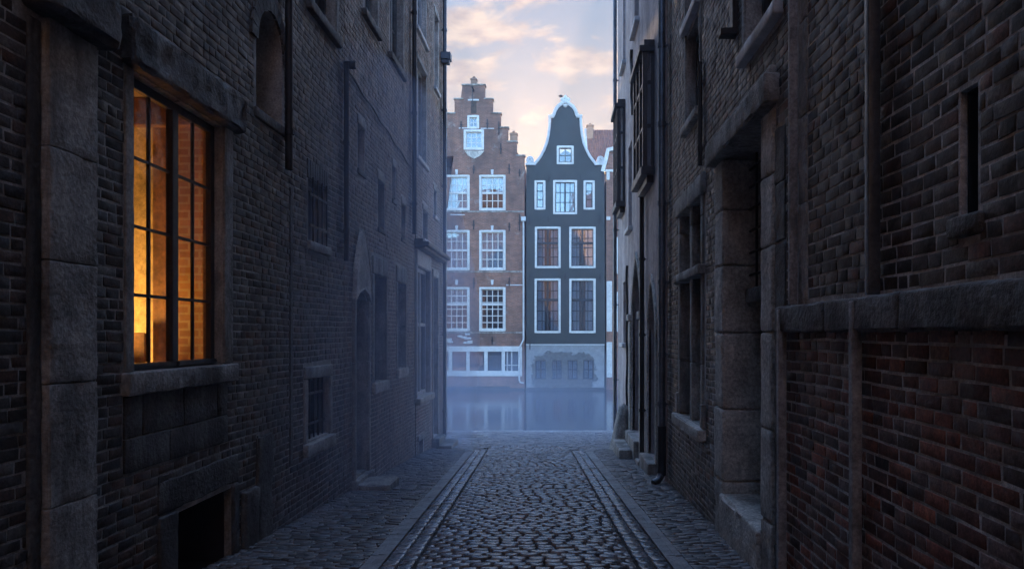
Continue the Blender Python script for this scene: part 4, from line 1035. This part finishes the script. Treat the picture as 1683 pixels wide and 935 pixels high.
for v0 in (279, 371, 460):
    for u in (750.5, 809): 
        mb = MB(); mb.prism([(FX(u - 1.6), FZ(v0 + 8)), (FX(u + 1.6), FZ(v0 + 8)), (FX(u + 2.4), FZ(v0)), (FX(u - 2.4), FZ(v0))], P0(-.04), P0(.01)); mb.build('keystone', M['white_old'], S)
mb = MB(); mb.prism([(FX(765), FZ(249)), (FX(795), FZ(249)), (FX(789), FZ(256)), (FX(779), FZ(261)), (FX(769), FZ(256))], P0(-.05), P0(.01)); mb.build('attic_console', M['stone_pale'], S, bevel=.02)
for u, a, b in ((778.5, 272, 286), (837, 270, 286), (854, 278, 290), (823, 236, 254), (801, 196, 212), (820, 200, 222), (758, 200, 212), (778.5, 362, 378), (837, 366, 380), (854, 352, 380), (778.5, 456, 474), (837, 456, 470), (809, 553, 566)): anchor(S, u, a, b)
# shop window band
r = rect(*shop); mb = MB()
mb.box(r[0], r[1], YF - .08, YF + .2, r[3] - .28, r[3] + .04); mb.box(r[0], r[1], YF - .06, YF + .2, r[2], r[2] + .32)
posts = [720, 738, 767, 796.5, 825, 853]
for u in posts: mb.box(FX(u) - .02, FX(u + 5), YF - .05, YF + .2, r[2] + .32, r[3] - .28)
sf = mb.build('shop_front', M['white'], S, bevel=.015)
gb = MB(); gb.box(r[0], r[1], YF + .1, YF + .11, r[2] + .3, r[3] - .25); gb.build('glass', M['glass_old'], sf)
mb = MB()
for (a, b, al) in ((743, 767, .0), (772, 796.5, .0), (801.5, 825, 0)):
    mb.box(FX(a) + .05, FX(b) - .05, YF + .22, YF + .24, r[2] + .33, r[3] - .5)
mb.build('window_blind', M['wood_grey'], sf)
mb = MB(); mb.box(FX(830) + .1, FX(830) + .16, YF + .06, YF + .12, r[2] + .3, r[3] - .27); mb.box(FX(841) - .03, FX(841) + .03, YF + .06, YF + .12, r[2] + .3, r[3] - .27); mb.box(FX(830), FX(853), YF + .06, YF + .12, FZ(600) - .03, FZ(600) + .03); mb.build('sash', M['white_old'], sf)
mb = MB(); mb.box(FX(830) + .05, FX(853) - .05, YF + .24, YF + .26, r[2] + .35, r[3] - .3); mb.build('curtain', M['curtain'], sf)
mb = MB()  # worn relief over the shop front
for i in range(18):
    u = random.uniform(736, 774); v = random.uniform(549, 565); 
    if 747 < u < 762 and v > 553: continue
    mb.rough(FX(u) - .15, FX(u) + .15, YF - .05, YF + .01, FZ(v) - .06, FZ(v) + .06, amp=.02, bev=.03, res=.05)
mb.build('plaster_relief', M['white_old'], S, smooth=True)
mb = MB(); mb.box(FX(UL), FX(UR), YF - .18, YF - .002, FZ(660), FZ(637.5)); mb.box(FX(UL), FX(838), YF - .12, YF - .003, FZ(637.4), FZ(634.5)); mb.build('foundation', M['wet_stone'], S)
mb = MB()
xp = FX(860.5)
mb.tube([(xp, YF - .08, FZ(362)), (xp, YF - .08, FZ(558)), (FX(853.5), YF - .08, FZ(572)), (FX(853.5), YF - .08, FZ(624)), (FX(855), YF - .08, FZ(628)), (FX(861), YF - .08, FZ(629))], .055, 10)
mb.box(xp - .14, xp + .14, YF - .22, YF, FZ(364), FZ(357)); o = mb.build('drainpipe', M['white_old'], S, smooth=True)

# --- bell gable house
D = thing('canal_house', 'dark slate painted bell gable house with white scrolled coping across the canal', 'house', 'houses across the canal', (FX(929), YF, WATER))
curve = [(879.5, 270), (884, 265), (889.5, 257.5), (895, 247), (899.5, 235), (902.5, 220), (904, 205), (904.5, 193)]
arc = [(911, 189), (913, 182.5), (917, 176.5), (922.5, 172.5), (929, 171)]
lft = [(865, 272)] + curve + [(909.5, 190.5)] + arc
rgt = [(1858 - u, v) for u, v in lft[:-1]][::-1]
outl = [(865, 655)] + lft + rgt + [(995, 655)]
poly = [(FX(u), FZ(v)) for u, v in outl]
dw = [((915, 943, 240, 270), 2, 2, 0), ((878.5, 896.5, 297, 344.5), 1, 3, 1), ((909, 948.5, 296.5, 352), 4, 3, 1), ((959, 977.5, 297, 344.5), 1, 3, 1),
      ((879, 921.5, 373, 440.5), 4, 4, 1), ((935.5, 979, 373, 440.5), 4, 4, 1), ((878.5, 921.5, 458, 547), 4, 5, 1), ((935.5, 979, 458, 547), 4, 5, 1)]
cw = [(878, 899.5, 590, 624.5), (905, 925, 590, 624.5), (931, 951, 590, 624.5), (957, 977, 590, 624.5)]
facade_wall(D, poly, [rect(*w[0]) for w in dw] + [rect(*w) for w in cw], M['dark_facade'])
body(D, FX(865) + .05, FX(995) - .05, FZ(285), FZ(244), None)
for i, (w, c, q, cu_) in enumerate(dw):
    facade_window(D, rect(*w), c, q, inner=M['wood_dark'] if i else M['wood_brown'], fw=.13, bar=.045, curtain=cu_, split=(i > 3), mull=.10 if i in (2, 4, 5, 6, 7) else 0, trans=.62 if i > 3 else None)
def ribbon(mb, pts, win, wout, ya, yb):
    P = [Vector((FX(u), FZ(v))) for u, v in pts]; L = []
    for i in range(len(P)):
        d = (P[min(i + 1, len(P) - 1)] - P[max(i - 1, 0)]).normalized(); n = Vector((-d.y, d.x)); L.append((P[i] + n * wout, P[i] - n * win))
    vs = []
    for a, b in L: vs += [(a.x, ya, a.y), (b.x, ya, b.y), (b.x, yb, b.y), (a.x, yb, a.y)]
    fs = [(0, 1, 2, 3), tuple(4 * (len(L) - 1) + k for k in (3, 2, 1, 0))]
    for i in range(len(L) - 1):
        for k in range(4): fs.append((4 * i + k, 4 * i + (k + 1) % 4, 4 * i + 4 + (k + 1) % 4, 4 * i + 4 + k))
    mb.add(vs, fs)
mb = MB()
for mir in (0, 1):
    m_ = (lambda p: (1858 - p[0], p[1])) if mir else (lambda p: p)
    c_ = [m_(p) for p in curve]; a_ = [m_(p) for p in [(908.5, 191)] + arc]
    if mir: c_ = c_[::-1]; a_ = a_[::-1]
    ribbon(mb, c_, .05, .07, YF - .10, YF + .46); ribbon(mb, c_, .01, .10, YF - .14, YF - .10)
    ribbon(mb, a_, .07, .09, YF - .10, YF + .46); ribbon(mb, a_, .0, .12, YF - .15, YF - .10)
    x0_, x1_ = sorted((FX(m_((901, 0))[0]), FX(m_((912, 0))[0]))); mb.box(x0_, x1_, YF - .16, YF + .5, FZ(192.5), FZ(190)); mb.box(x0_ + .04, x1_ - .04, YF - .12, YF + .48, FZ(194.5), FZ(192.5))
    x0_, x1_ = sorted((FX(m_((863.5, 0))[0]), FX(m_((881, 0))[0]))); mb.box(x0_, x1_, YF - .13, YF + .48, FZ(272), FZ(268.5))
    # scroll
    cu_, cv_ = m_((871.5, 263)); pts = []
    for i in range(34):
        t = i / 33 * 2.2 * 2 * math.pi; rr = .055 + .18 * i / 33; sg_ = 1 if not mir else -1
        pts.append((FX(cu_) + sg_ * rr * math.cos(t + 4.6), YF - .02, FZ(cv_) + rr * math.sin(t + 4.6)))
    mb.tube(pts, .055, 8); mb.tube([(FX(cu_), YF - .0, FZ(cv_)), (FX(cu_), YF + .4, FZ(cv_))], .22, 20)
mb.build('gable_coping', M['white_old'], D, smooth=True, angle=35)
mb = MB()
def blob(mb, c, r, n=10, m=7, sq=(1, 1, 1)):
    vs = []; fs = []
    for j in range(m + 1):
        ph = math.pi * j / m
        for i in range(n): a = 2 * math.pi * i / n; vs.append((c[0] + r * sq[0] * math.sin(ph) * math.cos(a), c[1] + r * sq[1] * math.sin(ph) * math.sin(a), c[2] + r * sq[2] * math.cos(ph)))
    for j in range(m):
        for i in range(n): fs.append((j * n + i, j * n + (i + 1) % n, (j + 1) * n + (i + 1) % n, (j + 1) * n + i))
    mb.add(vs, fs)
cxo, czo = FX(929), FZ(168.5)
blob(mb, (cxo, YF - .05, czo), .17)
for i in range(6):
    a = 2 * math.pi * i / 6 + .5; blob(mb, (cxo + .2 * math.cos(a), YF - .02, czo + .05 + .2 * math.sin(a)), .13, sq=(1, .7, 1))
blob(mb, (cxo, YF, czo - .2), .14); blob(mb, (cxo, YF, czo + .32), .10, sq=(.8, .7, 1.2))
o = mb.build('crest', M['white_old'], D, smooth=True, angle=0)
mb = MB(); mb.tube([(cxo - .05, YF + .2, czo), (cxo - .22, YF + .2, czo + .38)], .02, 8); blob(mb, (cxo - .27, YF + .2, czo + .44), .09, sq=(1.5, .8, .8)); mb.build('crest_finial', M['iron'], D, smooth=True)
facade_wall(D, rpoly(rect(865, 993, 566, 640)), [rect(*w) for w in cw], M['peeling'], -.025, -.002).name = 'plaster_base'
mb = MB(); mb.box(FX(864.5), FX(993.5), YF - .05, YF, FZ(567), FZ(565.4)); mb.build('string_course', M['white_old'], D)
for w in cw: facade_window(D, rect(*w), 2, 2, frame=M['stone_dark'], inner=M['wood_dark'], fw=.07, bar=.05, curtain=1, split=False, mull=.07)
mb = MB(); mb.box(FX(864), FX(995), YF - .30, YF - .035, FZ(662), FZ(636.5)); mb.build('foundation', M['wet_stone'], D)
for u, a, b in ((902, 288, 298), (954, 288, 298), (990, 284, 300), (869, 286, 296), (870, 355, 370), (901, 355, 367), (985, 355, 370), (871, 450, 462), (929, 449, 460), (986, 449, 462), (871, 556, 575)): anchor(D, u, a, b)

# --- red tiled house behind, and the white-cornered neighbour
T = thing('tiled_house', 'red tiled roof with a chimney rising behind the slate bell gable', 'house', 'houses across the canal', (FX(1030), YF + 9, WATER))
k_ = (YF + 8) / YF; TY = YF + 8.0
def TX(u, y): return (u - PU) / F * y
def TZ(v, y): return CAMZ - (v - PV) / F * y
ya, yb = YF + 11.2, YF + 15.5
xa, xb_ = TX(967, ya), TX(1120, ya); ze, zr = TZ(285, ya), TZ(214, yb)
mb = MB(); nx, ny = 220, 26; vs = []; fs = []
for j in range(ny + 1):
    for i in range(nx + 1):
        x = xa + (xb_ - xa) * i / nx; t = j / ny
        vs.append((x, ya + (yb - ya) * t, ze + (zr - ze) * t + .05 * math.sin(i * 2 * math.pi / 6) + .03 * (t * 26 % 2)))
for j in range(ny):
    for i in range(nx): q = j * (nx + 1) + i; fs.append((q, q + 1, q + nx + 2, q + nx + 1))
mb.add(vs, fs); mb.add([(xa, yb, zr), (xb_, yb, zr), (xb_, yb + 4, ze), (xa, yb + 4, ze)], [(0, 1, 2, 3)]); mb.build('roof', M['tile'], T, solid=False, smooth=True)
mb = MB(); mb.add([(xa + .1, ya + .2, -4), (xb_, ya + .2, -4), (xb_, yb + 4, -4), (xa + .1, yb + 4, -4), (xa + .1, ya + .2, ze - .05), (xb_, ya + .2, ze - .05), (xb_, yb + 4, ze - .05), (xa + .1, yb + 4, ze - .05), (xa + .1, yb, zr - .05)], [(0, 1, 5, 4), (1, 2, 6, 5), (2, 3, 7, 6), (3, 0, 4, 8, 7)]); mb.build('wall', M['far_brick_side'], T, solid=False)
mb = MB(); mb.add([(xa - .16, ya - .1, ze - .1), (xa + .02, ya - .1, ze - .1), (xa + .02, yb, zr - .1), (xa - .16, yb, zr - .1), (xa - .16, ya - .1, ze + .22), (xa + .02, ya - .1, ze + .22), (xa + .02, yb, zr + .12), (xa - .16, yb, zr + .12)], [(0, 1, 2, 3), (4, 5, 6, 7), (0, 1, 5, 4), (3, 2, 6, 7), (0, 3, 7, 4), (1, 2, 6, 5)]); mb.build('barge_board', M['white'], T)
yc_ = yb - .6
mb = MB(); mb.box(TX(964.5, yc_), TX(975, yc_), yc_ - .3, yc_ + .3, TZ(235, yc_), TZ(209, yc_)); mb.box(TX(963.5, yc_), TX(976, yc_), yc_ - .36, yc_ + .36, TZ(209, yc_), TZ(207, yc_)); mb.tube([(TX(970, yc_), yc_, TZ(207, yc_)), (TX(970, yc_), yc_, TZ(203, yc_))], .11, 10); mb.build('chimney', M['chim_brick'], T)
K = thing('canal_house', 'narrow brick house with white corner boards at the right edge of the canal row', 'house', 'houses across the canal', (FX(1060), YF, WATER))
ko = [(996.5, 655), (996.5, 282), (1000, 250), (1130, 250), (1130, 655)]
kw = [(1012, 1046, 300, 360), (1066, 1100, 300, 360), (1012, 1046, 390, 450), (1066, 1100, 390, 450), (1012, 1046, 480, 545), (1066, 1100, 480, 545)]
ksl = [(996.9, 1006, 462, 545), (996.9, 1006, 562, 620)]
facade_wall(K, [(FX(u), FZ(v)) for u, v in ko], [rect(*w) for w in kw], M['far_brick'], .02)
body(K, FX(996.5) + .05, FX(1130) - .05, FZ(290), FZ(252), None)
for w in kw: facade_window(K, rect(*w), 3, 4, fw=.13, bar=.05, curtain=1)
mb = MB()
for w in ksl: r = rect(*w); mb.box(r[0], r[1], YF - .03, YF + .018, r[2], r[3])
mb.box(FX(996.8), FX(1002), YF - .06, YF + .018, FZ(296), FZ(280)); mb.box(FX(994.6), FX(1012), YF - .08, YF + .5, FZ(283), FZ(279)); mb.box(FX(996.6), FX(1003), YF - .05, YF + .018, FZ(362), FZ(356)); mb.build('corner_board', M['white'], K, bevel=.02)
mb = MB(); ribbon(mb, [(992, 283), (997.5, 262), (1000.5, 248), (1012, 246)], .05, .18, YF - .12, YF + .5); mb.build('gable_coping', M['white'], K)
mb = MB(); mb.box(FX(996.5), FX(1130), YF - .2, YF + .01, FZ(662), FZ(641)); mb.build('foundation', M['wet_stone'], K)

# =================================================================== AIR, SKY, LIGHT
mb = MB(); mb.box(-68, 68, -38, 96, -5.8, 19.0)
hm = bpy.data.materials.new('haze'); hm.use_nodes = True; nt = hm.node_tree; nt.nodes.remove(nt.nodes['Principled BSDF'])
pv = N(nt, 'ShaderNodeVolumePrincipled'); pv.inputs['Color'].default_value = (.78, .79, 1.0, 1); pv.inputs['Density'].default_value = .0019; pv.inputs['Anisotropy'].default_value = .35
nt.links.new(pv.outputs[0], nt.nodes['Material Output'].inputs['Volume'])
struct(mb.build('haze', hm, None), 'stuff')
def mist(c, r, dens):
    m_ = hm.copy(); m_.node_tree.nodes['Principled Volume'].inputs['Density'].default_value = dens
    m_.node_tree.nodes['Principled Volume'].inputs['Color'].default_value = (.56, .69, 1.0, 1)
    bm = bmesh.new(); bmesh.ops.create_icosphere(bm, subdivisions=4, radius=1)
    for v in bm.verts:
        k = 1 + .12 * noise.noise(v.co * 1.7); v.co = Vector((c[0] + v.co.x * r[0] * k, c[1] + v.co.y * r[1] * k, c[2] + v.co.z * r[2] * k))
    me = bpy.data.meshes.new('haze'); bm.to_mesh(me); bm.free(); me.materials.append(m_)
    o = bpy.data.objects.new('haze', me); COL.objects.link(o); return struct(o, 'stuff')
mist((-4.0, 28, -3.4), (13, 14.5, 4.7), .010)      # low mist lying on the canal
mist((-3.2, 13.2, .8), (1.75, 6.6, 5.6), .075)      
mist((-1.9, 19.0, -1.7), (4.8, 6.0, 2.5), .017)
# mist drifting along the left wall of the alley

SUN_EL, SUN_AZ = R(10.5), R(-2.4)          # azimuth measured from +Y towards +X
w = bpy.data.worlds.new('World'); scene.world = w; w.use_nodes = True; nt = w.node_tree
bg = nt.nodes['Background']
sky = N(nt, 'ShaderNodeTexSky'); sky.sky_type = 'NISHITA'; sky.sun_disc = False
sky.sun_elevation = SUN_EL; sky.sun_rotation = SUN_AZ; sky.air_density = 1.0; sky.dust_density = .5; sky.ozone_density = 3.5
tc = N(nt, 'ShaderNodeTexCoord'); sx = N(nt, 'ShaderNodeSeparateXYZ'); nt.links.new(tc.outputs['Generated'], sx.inputs[0])
def math_(op, a, b=None, c=None, clamp=False):
    n = N(nt, 'ShaderNodeMath', operation=op); n.use_clamp = clamp
    for i, v in enumerate((a, b, c)):
        if v is None: continue
        if isinstance(v, (int, float)): n.inputs[i].default_value = v
        else: nt.links.new(v, n.inputs[i])
    return n.outputs[0]
zden = math_('ADD', math_('MAXIMUM', sx.outputs['Z'], 0.0), .12)
cv = N(nt, 'ShaderNodeCombineXYZ')
nt.links.new(math_('DIVIDE', sx.outputs['X'], zden), cv.inputs[0]); nt.links.new(math_('DIVIDE', sx.outputs['Y'], zden), cv.inputs[1])
mp = N(nt, 'ShaderNodeMapping'); mp.inputs['Scale'].default_value = (1.7, 2.0, 1); mp.inputs['Location'].default_value = (3.3, 1.2, 0); nt.links.new(cv.outputs[0], mp.inputs[0])
n1 = nz(nt, mp.outputs[0], 2.6, 9, .56, .35)
cl = ramp(nt, n1, (.48, 0.0), (.57, 1.0))
elev = N(nt, 'ShaderNodeMapRange'); elev.inputs['From Min'].default_value = .20; elev.inputs['From Max'].default_value = .40; nt.links.new(sx.outputs['Z'], elev.inputs['Value'])
veil = mix(nt, elev.outputs[0], (.56, .47, .41), (.24, .315, .43))       # thin high cloud: cream low over the roofs, pale blue above
n2 = ramp(nt, nz(nt, mp.outputs[0], 6.5, 6, .6, .2), (.38, 0.0), (.62, 1.0))
ccol = mix(nt, cl, veil, mix(nt, n2, (.39, .35, .37), (.62, .52, .465)))
west = math_('MULTIPLY_ADD', sx.outputs['Y'], 2.2, -1.0, True)
west = math_('MAXIMUM', west, .2)     # clouds thin out away from the dawn
skyc = mix(nt, west, sky.outputs[0], ccol)
dt = N(nt, 'ShaderNodeVectorMath', operation='DOT_PRODUCT'); nt.links.new(tc.outputs['Generated'], dt.inputs[0])
dt.inputs[1].default_value = (math.sin(SUN_AZ) * math.cos(SUN_EL), math.cos(SUN_AZ) * math.cos(SUN_EL), math.sin(SUN_EL))
glow = math_('POWER', math_('MAXIMUM', dt.outputs['Value'], 0.0), 90)
gcol = mix(nt, 1.0, (.20, .15, .09), glow, 'MULTIPLY')
skyc = mix(nt, 1.0, skyc, gcol, 'ADD')
nt.links.new(skyc, bg.inputs['Color']); bg.inputs['Strength'].default_value = .15

sl_ = bpy.data.lights.new('sun', 'SUN'); sl_.energy = 2.0; sl_.angle = R(.6); sl_.color = (1, .62, .32)
so = bpy.data.objects.new('sun', sl_); COL.objects.link(so)
dirv = Vector((math.sin(SUN_AZ) * math.cos(SUN_EL), math.cos(SUN_AZ) * math.cos(SUN_EL), math.sin(SUN_EL)))
so.rotation_euler = dirv.to_track_quat('Z', 'Y').to_euler()

cam = bpy.data.cameras.new('camera'); co = bpy.data.objects.new('camera', cam); COL.objects.link(co)
co.location = (0, 0, CAMZ); co.rotation_euler = (R(90), 0, 0)
cam.sensor_width = 36; cam.lens = 36 * F / 1683; cam.shift_x = (841.5 - PU) / 1683; cam.shift_y = (PV - 467.5) / 1683
cam.clip_end = 800; cam.clip_start = .05
scene.camera = co
vs_ = scene.view_settings; vs_.view_transform = 'Standard'; vs_.look = 'None'; vs_.gamma = 1; vs_.exposure = 3.3; vs_.use_curve_mapping = False
c = scene.cycles; c.max_bounces = 8; c.diffuse_bounces = 3; c.glossy_bounces = 3; c.transmission_bounces = 4; c.transparent_max_bounces = 12; c.volume_bounces = 1
c.use_denoising = True; c.sample_clamp_indirect = 6
